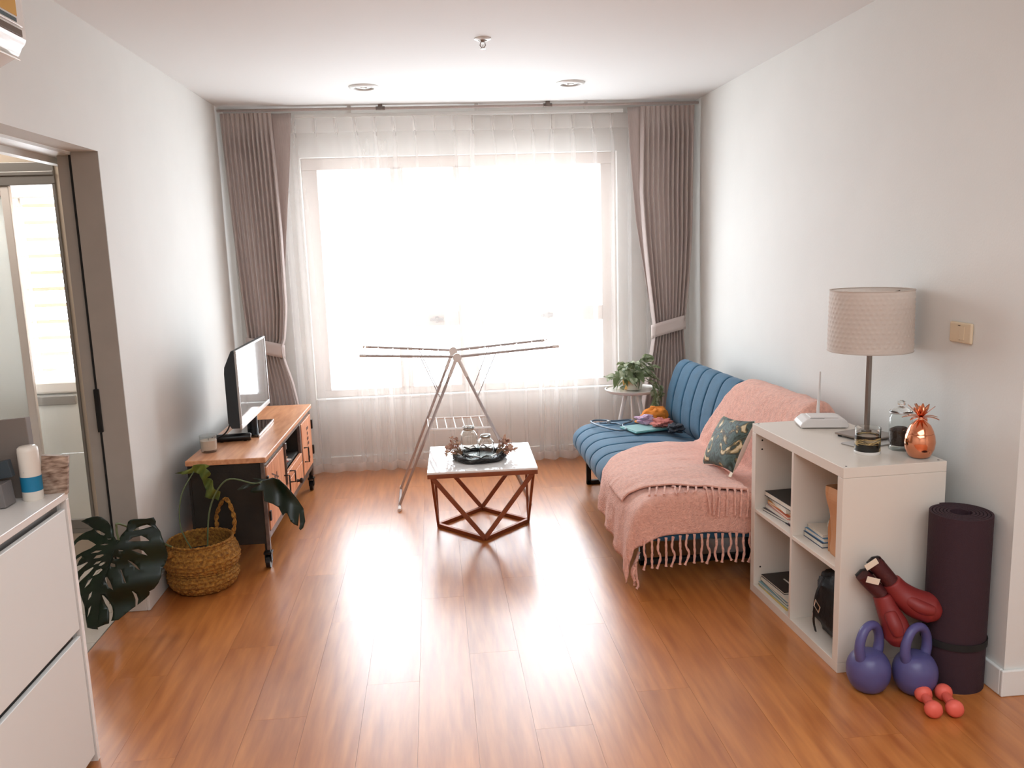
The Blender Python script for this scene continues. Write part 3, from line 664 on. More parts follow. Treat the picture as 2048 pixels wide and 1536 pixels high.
for tip in ([(.03, -.05, .08), (.09, -.13, .06), (.105, -.19, .0), (.10, -.205, -.05), (.085, -.20, -.085)], [(.05, -.03, .08), (.12, -.10, .07), (.165, -.15, .02), (.15, -.165, -.03)]):
    P = cr(tip, 5); MB().tube(P, .0022, 5).build('vine', 'stem', pp, smooth=True)
    for q in range(6, len(P), 2): put_leaf(pp, P[q], rl.uniform(0, 6.28), rl.uniform(-1.5, -.5), rl.uniform(-.6, .6), rl.uniform(.7, 1))
for k in range(16):
    a = rl.uniform(0, 2*PI); R_ = rl.uniform(.0, .11)
    put_leaf(pp, (math.cos(a)*R_-.02, math.sin(a)*R_*.7, .1+rl.uniform(0, .10)), a-PI/2+rl.uniform(-.6, .6), rl.uniform(-.5, .6), rl.uniform(-.8, .8), rl.uniform(.85, 1.25))
for dx, az in ((.10, -1.0), (.12, -1.1)): put_leaf(pp, (dx-.02, 0, .185), az, .75, .9, 1.15)

# ================================================================= COFFEE TABLE
ct = thing('coffee_table', 'square coffee table with white marble top on a geometric copper-brown frame', 'table', (.226, 4.61, 0), math.radians(-1.6))
TH = .40; hw = .288
MB().box(-.294, .294, -.294, .294, TH-.012, TH).build('tabletop', 'marble', ct, bevel=.002)
fm = MB()
for s_ in (-1, 1):
    fm.box(-.294, .294, s_*.294-(.016 if s_ > 0 else 0), s_*.294+(.016 if s_ < 0 else 0), TH-.036, TH-.0125).box(s_*.294-(.016 if s_ > 0 else 0), s_*.294+(.016 if s_ < 0 else 0), -.278, .278, TH-.036, TH-.0125)
fm.build('top_rim', 'copperwood', ct, bevel=.002)
mids = [(0, -.272), (.258, 0), (0, .272), (-.258, 0)]; corners = [(-.272, -.272), (.272, -.272), (.272, .272), (-.272, .272)]
for i in range(4):
    a, b = mids[i], mids[(i+1) % 4]; MB().bar((*a, .011), (*b, .011), .02, .022).build('base_rail', 'copperwood', ct, bevel=.002)
pairs = [(0, 0), (1, 0), (1, 1), (2, 1), (2, 2), (3, 2), (3, 3), (0, 3)]
for c_, m_ in pairs:
    a = Vector((*corners[c_], TH-.03)); b = Vector((*mids[m_], .015)); nrm = Vector((mids[m_][0], mids[m_][1], 0)).normalized()
    MB().bar(a, b, .014, .024, nrm.cross((b-a).normalized())).build('leg', 'copperwood', ct, bevel=.002)
tc_ = Vector((.218, 4.575, TH))
tr = thing('wreath_tray', 'round black twig tray at the centre of the coffee table', 'tray', tc_)
MB().lathe([(.01, .001), (.13, .001), (.135, .012), (.01, .012)], 40).build('base', 'tray', tr, smooth=True)
for k in range(5):
    MB().tube([(math.cos(t_)*(.140+.007*math.sin(t_*(5+k)+k)), math.sin(t_)*(.135+.007*math.sin(t_*(5+k)+k)), .013+.006*math.sin(t_*(4+k)+k*2)+.002*k) for t_ in [2*PI*i/70 for i in range(70)]], .0068, 6, True).build('twig_ring', 'tray', tr, smooth=True)
for k in range(14):
    a = 2*PI*k/14+.2; MB().tube([(math.cos(a)*.12, math.sin(a)*.12, .03), (math.cos(a+.25)*.135, math.sin(a+.25)*.13, .045), (math.cos(a+.5)*.128, math.sin(a+.5)*.125, .035)], [.003, .005, .001], 6).build('twig', 'silver' if k % 2 else 'tray', tr, smooth=True)
def jar(x, y, s_, h_, label):
    t = thing('glass_jar', label, 'jar', (x, y, TH+.013), .1, 'glass jars on the tray')
    a = s_/2
    def fn(i, j, inner=0):
        zs = [0, .003, .02, h_*.70, h_*.80, h_*.86, h_*.9, h_*.93, h_*.97, h_]
        rs = [a*.9, a, a, a, a*.82, a*.62, a*.60, a*.68, a*.68, a*.64]
        z = interp(i, [k/9 for k in range(10)], zs); r_ = interp(i, [k/9 for k in range(10)], rs)-inner
        sq = interp(i, [0, .33, .5, 1], [.30, .30, 1, 1]); t_ = 2*PI*j
        c_, q = math.cos(t_), math.sin(t_); e = sq
        return Vector((math.copysign(abs(c_)**e, c_)*r_, math.copysign(abs(q)**e, q)*r_, z+(inner if i == 0 else 0)))
    mb = MB().grid(lambda i, j: fn(i, j), 28, 40, wrap=True); mb.f.append(tuple(range(39, -1, -1)))
    mb.build('glass', 'clear', t, smooth=True, solid=.003)
    z = h_*.885
    for q in range(2): MB().tube([(math.cos(u)*a*.64, math.sin(u)*a*.64, z+q*.004) for u in [2*PI*i/24 for i in range(24)]], .002, 5, True).build('twine', 'twine', t, smooth=True)
    MB().tube(cr([(a*.6, -.01, z), (a*.9, -.02, z-.02), (a*1.05, -.01, z-.05)], 4), .0015, 5).build('twine_end', 'twine', t, smooth=True)
    MB().tube([(math.cos(u)*a*.655, math.sin(u)*a*.655, h_*.985) for u in [2*PI*i/28 for i in range(28)]], .0025, 6, True).build('lip', 'clear', t, smooth=True)
jar(.162, 4.605, .090, .168, 'taller square glass jar with twine round its neck, on the tray')
jar(.252, 4.545, .082, .128, 'shorter square glass jar with twine round its neck, on the tray')
def dried(cx, cy, n, label, side, seed):
    t = thing('dried_flowers', label, 'dried flowers', (cx, cy, TH+.03), 0, 'dried flowers on the tray'); rr = random.Random(seed)
    for k in range(n):
        a = rr.uniform(-1.0, 1.0)+(0 if side > 0 else PI); el = rr.uniform(.1, 1.3); L_ = rr.uniform(.04, .09)
        d = Vector((math.cos(a)*math.cos(el), math.sin(a)*math.cos(el)*.8, math.sin(el)))
        b = Vector((rr.uniform(-.015, .015), rr.uniform(-.03, .03), 0)); MB().tube([b, b+d*L_*.6+Vector((0, 0, .006)), b+d*L_], .0013, 5).build('stalk', 'twine', t, smooth=True)
        q = b+d*L_; rot = d.to_track_quat('Z', 'Y').to_matrix()
        if k % 3 == 0: MB().ball(q, .007, .007, .014, 7, 8, rot).build('seed_head', 'dried', t, smooth=True)
        else:
            mb = MB()
            for p in range(6):
                aa = p*PI/3; u = rot @ Vector((math.cos(aa), math.sin(aa), .7)); v = rot @ Vector((-math.sin(aa), math.cos(aa), 0))
                mb.add([q, q+u*.010+v*.005, q+u*.02, q+u*.010-v*.005], [(0, 1, 2, 3)])
            mb.build('petals', 'dried', t, fix=False)
dried(.105, 4.575, 28, 'dried flowers tucked into the left side of the tray', -1, 3)
dried(.325, 4.565, 38, 'dried flowers spilling from the right side of the tray', 1, 4)

# ================================================================= DRYING RACK
rk = thing('drying_rack', 'folding grey metal clothes drying rack with spread wings in front of the window', 'drying rack', (.11, 5.1, 0))
hn = Vector((.122, 4.86, .942)); hf = Vector((.108, 5.18, .942))     # near and far hub
wl = .585; wr = .64
def T(pts, r, nm='tube', mt='rack', n=8): MB().tube(pts, r, n).build(nm, mt, rk, world=True, smooth=True)
Ln = Vector((-.45, 5.04, .952)); Lf_ = Vector((-.44, 5.44, .955)); Rn = Vector((.735, 5.04, .955)); Rf = Vector((.715, 5.42, .955))
Ln = Vector((-.445, 4.98, .957)); Lf_ = Vector((-.455, 5.36, .967)); Rn = Vector((.722, 4.88, .975)); Rf = Vector((.70, 5.24, .975))
for a, b in ((hn, Ln), (hf, Lf_), (hn, Rn), (hf, Rf)): 
    T([a, b], .0075, 'wing_rail'); d = (b-a).normalized(); T([b-d*.035, b+d*.004], .0095, 'end_cap', 'rackwire')
T([Ln-Vector((-.012, 0, 0)), Lf_-Vector((-.012, 0, 0))], .006, 'wing_end', 'rackwire'); T([Rn-Vector((.012, 0, 0)), Rf-Vector((.012, 0, 0))], .006, 'wing_end', 'rackwire')
for k in range(1, 6):
    for a, b, c_, d_ in ((hn, Ln, hf, Lf_), (hn, Rn, hf, Rf)):
        p, q = a.lerp(b, k/6), c_.lerp(d_, k/6); T([p, q], .0028, 'wing_wire', 'rackwire', 6)
for h_ in (hn, hf):
    MB().lathe([(.026, -.012), (.026, .012)], 20).build('hub', 'rackwire', rk, smooth=True)
    o = [c for c in rk.children if c.name.startswith('hub')][-1]; o.rotation_euler = (PI/2, 0, 0); o.location = Vector(h_)-Vector(rk.location)+Vector((0, 0, -.006))
FLn = Vector((-.205, 5.40, .17)); FLf = Vector((-.205, 5.46, .17))
# legs: near pair and far pair, splayed left and right
LnF = Vector((-.265, 5.02, .02)); LfF = Vector((-.27, 5.36, .02)); RnF = Vector((.53, 4.98, .02)); RfF = Vector((.53, 5.32, .02))
for a, b in ((hn, LnF), (hf, LfF), (hn, RnF), (hf, RfF)): T([a+(b-a)*.03, b], .0085, 'leg'); T([a+(b-a)*.03, a+(b-a)*.13], .011, 'leg_sleeve', 'rackwire')
for p, q in ((LnF, LfF), (RnF, RfF)): T([p+Vector((0, -.05, -.006)), q+Vector((0, .05, -.006))], .009, 'foot_bar'); T([p+Vector((0, -.085, -.009)), p+Vector((0, -.04, -.005))], .011, 'foot_cap', 'rackwire'); T([q+Vector((0, .04, -.005)), q+Vector((0, .085, -.009))], .011, 'foot_cap', 'rackwire')
# middle shelf of wires
kz = .57
def on(a, b, z): return a.lerp(b, (a.z-z)/(a.z-b.z))
sa, sb, sc2, sd = on(hn, LnF, .50), on(hn, RnF, .50), on(hf, LfF, .50), on(hf, RfF, .50)
T([sa, sb], .006, 'shelf_rail', 'rackwire'); T([sc2, sd], .006, 'shelf_rail', 'rackwire')
for k in range(8): T([sa.lerp(sb, k/7), sc2.lerp(sd, k/7)], .0028, 'shelf_wire', 'rackwire', 6)
# wing struts
for w_, lg, h_ in ((Ln, RnF, hn), (Lf_, RfF, hf), (Rn, LnF, hn), (Rf, LfF, hf)):
    a = h_.lerp(w_, .38); sgn = -1 if w_.x < h_.x else 1
    tgt = on(h_, LnF if sgn < 0 else RnF, .69) if h_ is hn else on(h_, LfF if sgn < 0 else RfF, .69)
    T([a, tgt], .003, 'strut', 'rack', 6)

# ================================================================= TV CABINET
CA = math.atan2(-.025, 1.43)
tv = thing('media_cabinet', 'industrial low media cabinet with honey wood top and steel-framed doors', 'cabinet', (-.862, 4.12, 0), CA)
# local: x = outwards (front at 0), y = along wall 0..1.43, depth to x=-.385
def B(nm, mt, x0, x1, y0, y1, z0, z1, bev=.003, par=None): return MB().box(x0, x1, y0, y1, z0, z1).build(nm, mt, par or tv, bevel=bev)
B('worktop', 'teak', -.388, 0, 0, 1.435, .553, .58, .004)
B('side_panel', 'darkside', -.372, -.03, .018, .036, .13, .553); B('side_panel', 'darkside', -.372, -.03, 1.395, 1.413, .13, .553)
B('back_panel', 'darkside', -.385, -.372, .018, 1.413, .13, .553); B('bottom_panel', 'darkside', -.372, -.03, .036, 1.395, .16, .178)
B('divider', 'darkside', -.37, -.03, .49, .508, .178, .553); B('divider', 'darkside', -.37, -.03, 1.02, 1.038, .178, .553)
B('niche_floor', 'darkside', -.37, -.03, .508, 1.02, .352, .366)
fr = MB()
fr.box(-.03, -.012, .008, .03, .10, .553).box(-.03, -.012, 1.40, 1.425, .10, .553)
fr.box(-.03, -.012, .03, 1.40, .525, .553).box(-.03, -.012, .03, 1.40, .155, .19)
fr.box(-.03, -.010, .478, .512, .19, .525).box(-.03, -.010, 1.015, 1.05, .19, .525)
fr.build('front_frame', 'steel', tv, bevel=.002)
MB().box(-.012, -.006, .03, 1.40, .545, .551).box(-.012, -.008, .03, .478, .528, .534).build('frame_moulding', 'steel', tv)
d = B('door', 'door_wood', -.026, -.006, .034, .474, .194, .521)
B('hinge', 'blackmetal', -.006, .004, .012, .034, .25, .30, .002, d); B('hinge', 'blackmetal', -.006, .004, .012, .034, .43, .48, .002, d)
B('stencil', flat('faded_black_print', (96, 56, 36), .7), -.0062, -.0052, .20, .23, .36, .43, 0, d)
B('stencil', flat('faded_black_print2', (96, 56, 36), .7), -.0062, -.0052, .25, .27, .37, .44, 0, d)
MB().bar((-.0058, .14, .46), (-.0058, .30, .40), .001, .008).build('stencil', flat('faded_black_print3', (96, 56, 36), .7), d)
MB().tube([(-.006, .445, .275), (.022, .445, .275), (.022, .445, .365), (-.006, .445, .365)], .0045, 8).build('handle', 'blackmetal', d, smooth=True)
d = B('drawer', 'door_wood', -.026, -.006, .516, 1.011, .305, .352)
MB().tube([(-.006, .60, .285), (.024, .60, .285), (.024, .60, .35), (-.006, .60, .35)], .0045, 8).build('handle', 'blackmetal', d, smooth=True)
d = B('drawer', 'door_wood', -.026, -.006, .516, 1.011, .194, .30)
MB().lathe([(.010, 0), (.007, .012), (.016, .02), (.017, .03), (.006, .036)], 16).build('knob', 'blackmetal', d, smooth=True)
kb = [c for c in d.children][-1]; kb.rotation_euler = (0, PI/2, 0); kb.location = (-.006, .80, .235)
d = B('door', 'door_wood', -.026, -.006, 1.054, 1.396, .194, .521)
for q in range(7): B('stencil', flat('dark_brown_print', (90, 48, 30), .7), -.0062, -.0052, 1.22+.012*(q % 2), 1.285-.01*(q % 3), .25+q*.033, .268+q*.033, 0, d)
MB().tube([(-.006, 1.09, .275), (.022, 1.09, .275), (.022, 1.09, .365), (-.006, 1.09, .365)], .0045, 8).build('handle', 'blackmetal', d, smooth=True)
B('hinge', 'blackmetal', -.008, .004, 1.396, 1.42, .25, .31, .002, d); B('hinge', 'blackmetal', -.008, .004, 1.396, 1.42, .42, .48, .002, d)
MB().box(-.014, .002, .49, .50, .30, .535).box(-.014, .006, .482, .508, .50, .535).build('latch_rod', 'steel', tv, bevel=.002)
for yy in (.02, 1.40):
    for xx in (-.03, -.36):
        B('leg', 'blackmetal', xx-.012, xx+.012, yy-.0, yy+.024, .085, .16, .002)
        c_ = MB().box(xx-.02, xx+.02, yy-.01, yy+.034, .074, .086).box(xx-.017, xx-.013, yy-.005, yy+.03, .03, .075).box(xx+.013, xx+.017, yy-.005, yy+.03, .03, .075).build('caster', 'blackmetal', tv, bevel=.002)
        wv_ = MB().tube([(xx-.011, yy+.012, .033), (xx+.011, yy+.012, .033)], .033, 20).build('wheel', 'blk', c_, smooth=True)
cw = lambda x, y, z: wm(tv) @ Vector((x, y, z))
nm_ = thing('paper_stack', 'loose papers and small boxes inside the open cabinet niche', 'papers', cw(-.16, .72, .366), CA)
for k in range(4): MB().box(-.09, .09, -.13, .12, k*.008, k*.008+.006, Matrix.Rotation(.3*k-.4, 4, 'Z')).build('sheet', ['paper', 'kraft', 'paper', 'rose'][k], nm_)

# candle
cd = thing('candle_glass', 'white candle in a clear glass tumbler on the near corner of the media cabinet', 'candle', (-1.178, 4.31, .58))
MB().lathe([(.001, 0), (.036, 0), (.04, .006), (.044, .088), (.0425, .088), (.039, .014), (.001, .012)], 36).build('tumbler', pane_glass('tumbler_glass', (.96, .96, .95, 1), 1, .02), cd, smooth=True)
MB().lathe([(.001, .013), (.0375, .014), (.0405, .062), (.001, .060)], 32).build('wax', 'wax', cd, smooth=True)
MB().tube([(0, 0, .06), (.001, 0, .072)], .0015, 6).build('wick', 'blk', cd)
# television
tvs = thing('television', 'flat-screen television with silver bezel standing on the media cabinet', 'television', (-1.06, 4.78, .58))
TX = -1.025; TY0, TY1 = 4.405, 5.165; TZ0, TZ1 = .672, 1.082
prof = [(0, TZ0), (0, TZ1), (-.022, TZ1), (-.034, TZ1-.025), (-.062, TZ1-.085), (-.066, TZ1-.12), (-.066, TZ0+.03), (-.05, TZ0), (-.02, TZ0)]
MB().prism(prof, lambda p, q, y: Vector((TX-.006+p, y, q)), TY0+.004, TY1-.004).build('shell', 'tvback', tvs, world=True, bevel=.005)
bz = MB().box(TX-.012, TX, TY0, TY1, TZ0-.004, TZ0+.022).box(TX-.012, TX, TY0, TY1, TZ1-.012, TZ1).box(TX-.012, TX, TY0, TY0+.012, TZ0+.022, TZ1-.012).box(TX-.012, TX, TY1-.012, TY1, TZ0+.022, TZ1-.012)
bz.build('bezel', 'silver', tvs, world=True, bevel=.003)
MB().box(TX-.010, TX-.004, TY0+.012, TY1-.012, TZ0+.022, TZ1-.012).build('screen', 'screen', tvs, world=True)
MB().tube([(TX-.035, 4.80, .593), (TX-.035, 4.80, TZ0+.01)], .03, 16).build('neck', 'blk', tvs, world=True, smooth=True)
MB().box(-1.17, -.985, 4.60, 5.03, .581, .594).build('stand_base', 'screen', tvs, world=True, bevel=.004)
MB().box(-.989, -.984, 4.60, 5.03, .582, .595).build('base_edge', 'silver', tvs, world=True)
MB().tube(cr([(TX-.07, 4.46, .70), (-1.13, 4.46, .64), (-1.225, 4.47, .592), (-1.24, 4.62, .586)], 6), .004, 6).build('cable', 'blk', tvs, world=True, smooth=True)
sp = thing('speaker_bar', 'small rounded black speaker bar in front of the television base', 'speaker', (-1.105, 4.53, .58), .1)
MB().tube([(-.095, 0, .021), (-.09, 0, .021), (.085, 0, .021), (.09, 0, .021)], [.014, .021, .021, .018], 20).build('body', 'blk', sp, smooth=True)
MB().tube([(.088, 0, .021), (.093, 0, .021)], .016, 20).build('end_ring', 'chrome', sp, smooth=True)
for sgn in (-1, 1): MB().box(sgn*.06-.008, sgn*.06+.008, -.012, .012, 0, .004).build('foot', 'blk', sp)

# ================================================================= BASKET WITH MONSTERA
bx, by = -1.160, 3.955
bk = thing('belly_basket', 'woven seagrass belly basket with loop handles on the floor beside the media cabinet', 'basket', (bx, by, 0))
bprof = cr([(.10, .0), (.135, .012), (.16, .05), (.163, .085), (.156, .105), (.168, .125), (.175, .155), (.165, .195), (.15, .225), (.146, .24)], 6)
def weave(i, j, t_): return .0030*math.sin(j*2*PI/5+(i % 2)*PI)*(1 if i % 4 < 2 else -1)+.0026*math.sin(i*PI/2)
MB().lathe([(p[0], p[1]) for p in bprof]+[(.140, .238), (.150, .19), (.155, .15), (.1, .03)], 120, disp=lambda i, j, t_: weave(i, j, t_) if i < 54 else 0).build('body', 'seagrass', bk, smooth=True)
MB().tube([(math.cos(a)*.146, math.sin(a)*.146, .24+.002*math.sin(a*40)) for a in [2*PI*i/120 for i in range(120)]], .006, 8, True).build('rim', 'seagrass', bk, smooth=True)
def handle(a0, hh, lean):
    u = Vector((math.cos(a0), math.sin(a0), 0)); v = Vector((-math.sin(a0), math.cos(a0), 0)); c0 = u*.148+Vector((0, 0, .225))
    P = cr([c0-v*.055, c0-v*.06+Vector((0, 0, hh*.5))+u*lean*.5, c0+Vector((0, 0, hh))+u*lean, c0+v*.06+Vector((0, 0, hh*.5))+u*lean*.5, c0+v*.055], 8)
    for ph in (0, PI):
        MB().tube([p+Vector((.005*math.cos(i*1.1+ph), .005*math.cos(i*1.1+ph), .005*math.sin(i*1.1+ph))) for i, p in enumerate(P)], .006, 6).build('handle', 'seagrass', bk, smooth=True)
handle(.95, .165, .02); handle(math.radians(212), -.03, .028)
def poly_leaf(outline, holes, step, fn):
    """flat outline with holes -> triangulated sheet with inner points, each point lifted by fn"""
    pts = [Vector(p) for p in outline]; loops = [list(range(len(pts)))]
    for h_ in holes: s0 = len(pts); pts += [Vector(p) for p in h_]; loops.append(list(range(s0, len(pts))))
    edges = [(L_[i], L_[(i+1) % len(L_)]) for L_ in loops for i in range(len(L_))]
    def inside(p, poly):
        c_ = False; n = len(poly)
        for i in range(n):
            a, b = poly[i], poly[i-1]
            if (a[1] > p[1]) != (b[1] > p[1]) and p[0] < (b[0]-a[0])*(p[1]-a[1])/(b[1]-a[1])+a[0]: c_ = not c_
        return c_
    xs = [p[0] for p in outline]; ys = [p[1] for p in outline]
    def ok(p): return inside(p, outline) and not any(inside(p, h_) for h_ in holes)
    x = min(xs)+step/2
    while x < max(xs):
        y = min(ys)+step/2
        while y < max(ys):
            if ok((x, y)): pts.append(Vector((x, y)))
            y += step
        x += step
    vs, es, fs, *_ = delaunay_2d_cdt(pts, edges, [], 0, 1e-5)
    mb = MB(); keep = []
    for f in fs:
        c_ = sum((vs[i] for i in f), Vector((0, 0)))/len(f)
        if ok(c_): keep.append(tuple(f))
    mb.add([fn(v[0], v[1]) for v in vs], keep); return mb
mo = thing('monstera', 'monstera with one big split leaf, growing out of the seagrass basket', 'plant', (bx, by, .04))
MB().lathe([(.001, 0), (.115, .0), (.13, .12), (.12, .125), (.001, .118)], 28).build('pot_soil', 'soil', mo, smooth=True)
OUT1 = [(560,450),(530,400),(520,320),(480,225),(430,170),(385,152),(330,150),(260,165),(190,192),(255,245),(305,300),(280,315),(225,328),(180,345),(130,375),(100,400),(65,445),(45,500),(72,492),(110,440),(140,420),(170,412),(240,420),(290,450),(335,480),(270,515),(180,545),(110,580),(75,630),(60,672),(85,645),(110,620),(160,590),(165,605),(120,650),(80,715),(140,700),(210,672),(215,682),(150,730),(75,785),(80,840),(97,880),(105,850),(160,790),(215,765),(260,745),(265,755),(210,810),(110,890),(98,910),(95,960),(105,1060),(112,1200),(125,1350),(135,1440),(190,1465),(250,1478),(245,1455),(330,1430),(375,1425),(383,1380),(385,1300),(368,1240),(350,1200),(340,1140),(335,1080),(345,1078),(355,1085),(378,1140),(400,1190),(418,1250),(425,1300),(420,1350),(400,1400),(480,1400),(560,1345),(630,1300),(668,1280),(675,1200),(668,1120),(660,1085),(672,1085),(700,1130),(706,1200),(690,1270),(780,1210),(830,1170),(842,1140),(840,1120),(900,1095),(960,1030),(1000,960),(1010,880),(1060,800),(1085,740),(1090,690),(1088,620),(1080,560),(1060,490),(1040,420),(990,340),(1000,300),(985,245),(900,250),(820,240),(770,236),(730,240),(700,262),(690,290),(670,350),(640,380),(610,410),(590,455)]
HOL1 = [[(735,378),(790,345),(850,330),(900,325),(950,350),(860,368)],[(690,485),(740,450),(830,440),(880,470),(920,510),(800,497)],[(715,588),(790,588),(840,620),(872,690),(790,642)],[(642,702),(690,740),(735,790),(775,855),(735,825),(690,770)],[(578,565),(630,577),(620,590),(585,585)],[(500,660),(530,642),(575,665),(560,682),(515,678)],[(445,735),(470,718),(510,740),(520,770),(480,772),(450,757)],[(390,875),(415,872),(450,930),(472,1035),(430,990),(400,920)],[(380,488),(430,480),(475,487),(430,496)],[(270,573),(330,548),(398,550),(350,570)],[(285,642),(330,605),(400,597),(416,608),(360,638)],[(270,720),(310,685),(370,675),(335,705)],[(324,738),(350,708),(410,690),(405,712),(350,742)],[(247,850),(290,792),(350,772),(362,790),(315,830)],[(160,968),(200,890),(250,866),(215,925)],[(168,1125),(200,1050),(243,1015),(213,1080)],[(140,1330),(155,1235),(190,1197),(168,1270)],[(318,312),(370,330),(435,375),(420,390),(385,380),(340,345)],[(455,428),(505,430),(500,440),(470,440)],[(556,812),(570,815),(620,975),(605,960)]]
K1 = 3.52/1676.4/5.91                                 # metres per tracing unit of the leaf outline
lm1 = Matrix.Translation((-1.345, 3.47, .360)) @ Matrix.Rotation(math.radians(5), 4, 'Z') @ Matrix.Rotation(math.radians(-8), 4, 'X') @ Matrix.Rotation(math.radians(-1.9), 4, 'Y')
def lf1(x, y):
    u = (x-590)*K1; v = -(y-620)*K1
    # distance from midrib running from (590,450) to (250,1470)
    d = ((x-590)*.949-(y-450)*-.316)*K1
    return lm1 @ Vector((u, .05*abs(d)**1.2*3+.25*max(0, -v-.02)**2-.012*math.sin(y/70), v))
poly_leaf(OUT1, HOL1, 42, lf1).build('big_leaf', 'leafdark', mo, world=True, smooth=True, solid=.0016)
MB().tube([lf1(x, y)+Vector((0, -.002, 0)) for x, y in [(590, 455), (520, 600), (440, 760), (360, 950), (300, 1150), (255, 1400)]], [.004, .0035, .003, .0025, .002, .001], 6).build('midrib', 'leafdark', mo, world=True, smooth=True)
pA = lf1(588, 455)
MB().tube(cr([(bx-.05, by, .16), (bx-.13, by-.18, .30), pA+Vector((.01, .02, .06)), pA+Vector((-.004, .0, .05)), pA], 7), .0045, 8).build('leaf_stalk', 'stem', mo, world=True, smooth=True)
# drooping dark leaf over the cabinet edge
K2 = 3.98/1676.4/4.517
OUT2 = [(750,430),(790,405),(870,385),(950,380),(905,362),(880,348),(960,362),(1000,372),(1050,365),(1110,385),(1170,440),(1210,500),(1250,580),(1290,680),(1305,790),(1290,840),(1270,852),(1258,835),(1265,800),(1258,700),(1250,812),(1220,790),(1190,760),(1160,690),(1140,690),(1120,712),(1095,670),(1080,640),(1030,600),(970,560),(965,500),(960,470),(900,480),(845,470),(870,440),(950,408),(860,418),(790,442),(760,440)]
lm2 = Matrix.Translation((-.80, 3.97, .445)) @ Matrix.Rotation(math.radians(-4), 4, 'Z') @ Matrix.Rotation(math.radians(-1.9), 4, 'Y')
def lf2(x, y):
    u = (x-1050)*K2; v = -(y-500)*K2; rid = abs(((x-960)*.55-(y-380)*.6))*K2
    return lm2 @ Vector((u, .12*u-.9*rid*.5+.012*math.sin(x/40)-.5*max(0, -v)**1.5, v+.03*rid))
poly_leaf(OUT2, [], 24, lf2).build('drooping_leaf', 'leafdark', mo, world=True, smooth=True, solid=.0016)
MB().tube(cr([(bx+.02, by+.02, .16), (bx+.05, by+.03, .38), (bx+.14, by+.02, .515), lf2(880, 395), lf2(960, 385)], 7), .004, 8).build('leaf_stalk', 'stem', mo, world=True, smooth=True)
# small pale curled leaf on a tall stalk
OUT3 = [(175,250),(260,235),(330,215),(350,188),(380,196),(430,205),(495,203),(480,215),(450,232),(480,262),(482,290),(470,312),(440,330),(470,345),(490,362),(500,400),(510,430),(545,470),(535,510),(520,548),(480,535),(450,522),(405,502),(412,450),(400,400),(405,345),(380,290),(340,272),(250,262)]
lm3 = Matrix.Translation((-1.155, 4.03, .50)) @ Matrix.Rotation(math.radians(-1.9), 4, 'Y')
def lf3(x, y):
    u = (x-380)*K2; v = -(y-360)*K2
    return lm3 @ Vector((u, .018*math.sin(x/28+y/35)-.3*abs(u-.02), v))
poly_leaf(OUT3, [], 20, lf3).build('young_leaf', 'leafpale', mo, world=True, smooth=True, solid=.0012)
MB().tube(cr([(bx-.03, by, .16), (bx-.085, by, .30), (bx-.075, by+.02, .45), lf3(335, 255)], 7), .0032, 8).build('leaf_stalk', 'stem', mo, world=True, smooth=True)

# ================================================================= CUBE SHELF
KX, KYY, KT = 1.3966, 2.7157, .0381
kx = thing('cube_shelf', 'white open cube shelf unit, two by two cells, at the near end of the sofa', 'shelf', (KX, KYY, 0), KT)
T_, D_, LN = .038, .39, .77
MB().box(0, D_, 0, LN, LN-T_, LN).build('top_board', 'kallax', kx, bevel=.0015)
MB().box(0, D_, 0, LN, 0, T_).build('bottom_board', 'kallax', kx, bevel=.0015)
for a in (0, LN-T_): MB().box(0, D_, a, a+T_, T_+.0005, LN-T_-.0005).build('side_panel', 'kallax', kx, bevel=.0015)
MB().box(.001, D_-.001, .377, .393, T_, LN-T_).build('divider', 'kallax', kx, bevel=.001)
MB().box(.001, D_-.001, T_, .377, .377, .393).build('shelf', 'kallax', kx, bevel=.001)
MB().box(.001, D_-.001, .393, LN-T_, .377, .393).build('shelf', 'kallax', kx, bevel=.001)
MB().box(D_-.008, D_-.001, T_, LN-T_, T_, LN-T_).build('back_panel', 'kallax', kx)
for a, b in ((.02, .02), (.37, .02), (.02, .75), (.37, .75)): MB().lathe([(.004, LN), (.004, LN+.0006)], 10, (a, b, 0)).build('screw_cap', 'blkmatte', kx)
for zz in (.66, .70, .12): MB().tube([(.03, LN-T_-.0006, zz), (.03, LN-T_, zz)], .004, 8).build('peg_hole', 'blkmatte', kx)
def KW(x, y, z): return wm(kx) @ Vector((x, y, z))
def book(cell, x, y, z, w_, l_, h_, rot, cov, label, group, spine=None, decor=None):
    p = KW(x, y, z); t = thing('book', label, 'book', p, KT+rot, group)
    c_ = .0018
    MB().box(-w_/2, w_/2, -l_/2, l_/2, 0, c_).build('cover', cov, t, bevel=.0006)
    MB().box(-w_/2, w_/2, -l_/2, l_/2, h_-c_, h_).build('cover', cov, t, bevel=.0006)
    MB().box(w_/2-c_, w_/2, -l_/2, l_/2, c_, h_-c_).build('spine', cov, t)
    MB().box(-w_/2+.003, w_/2-c_, -l_/2+.003, l_/2-.003, c_, h_-c_).build('pages', 'paper', t)
    if decor:
        for (a, b, c2, d2, mt_) in decor: MB().box(a, b, c2, d2, h_, h_+.0006).build('cover_print', mt_, t)
    return t
F_ = lambda n, c_: flat(n, c_, .45)
white_p = F_('print_white', (220, 214, 206))
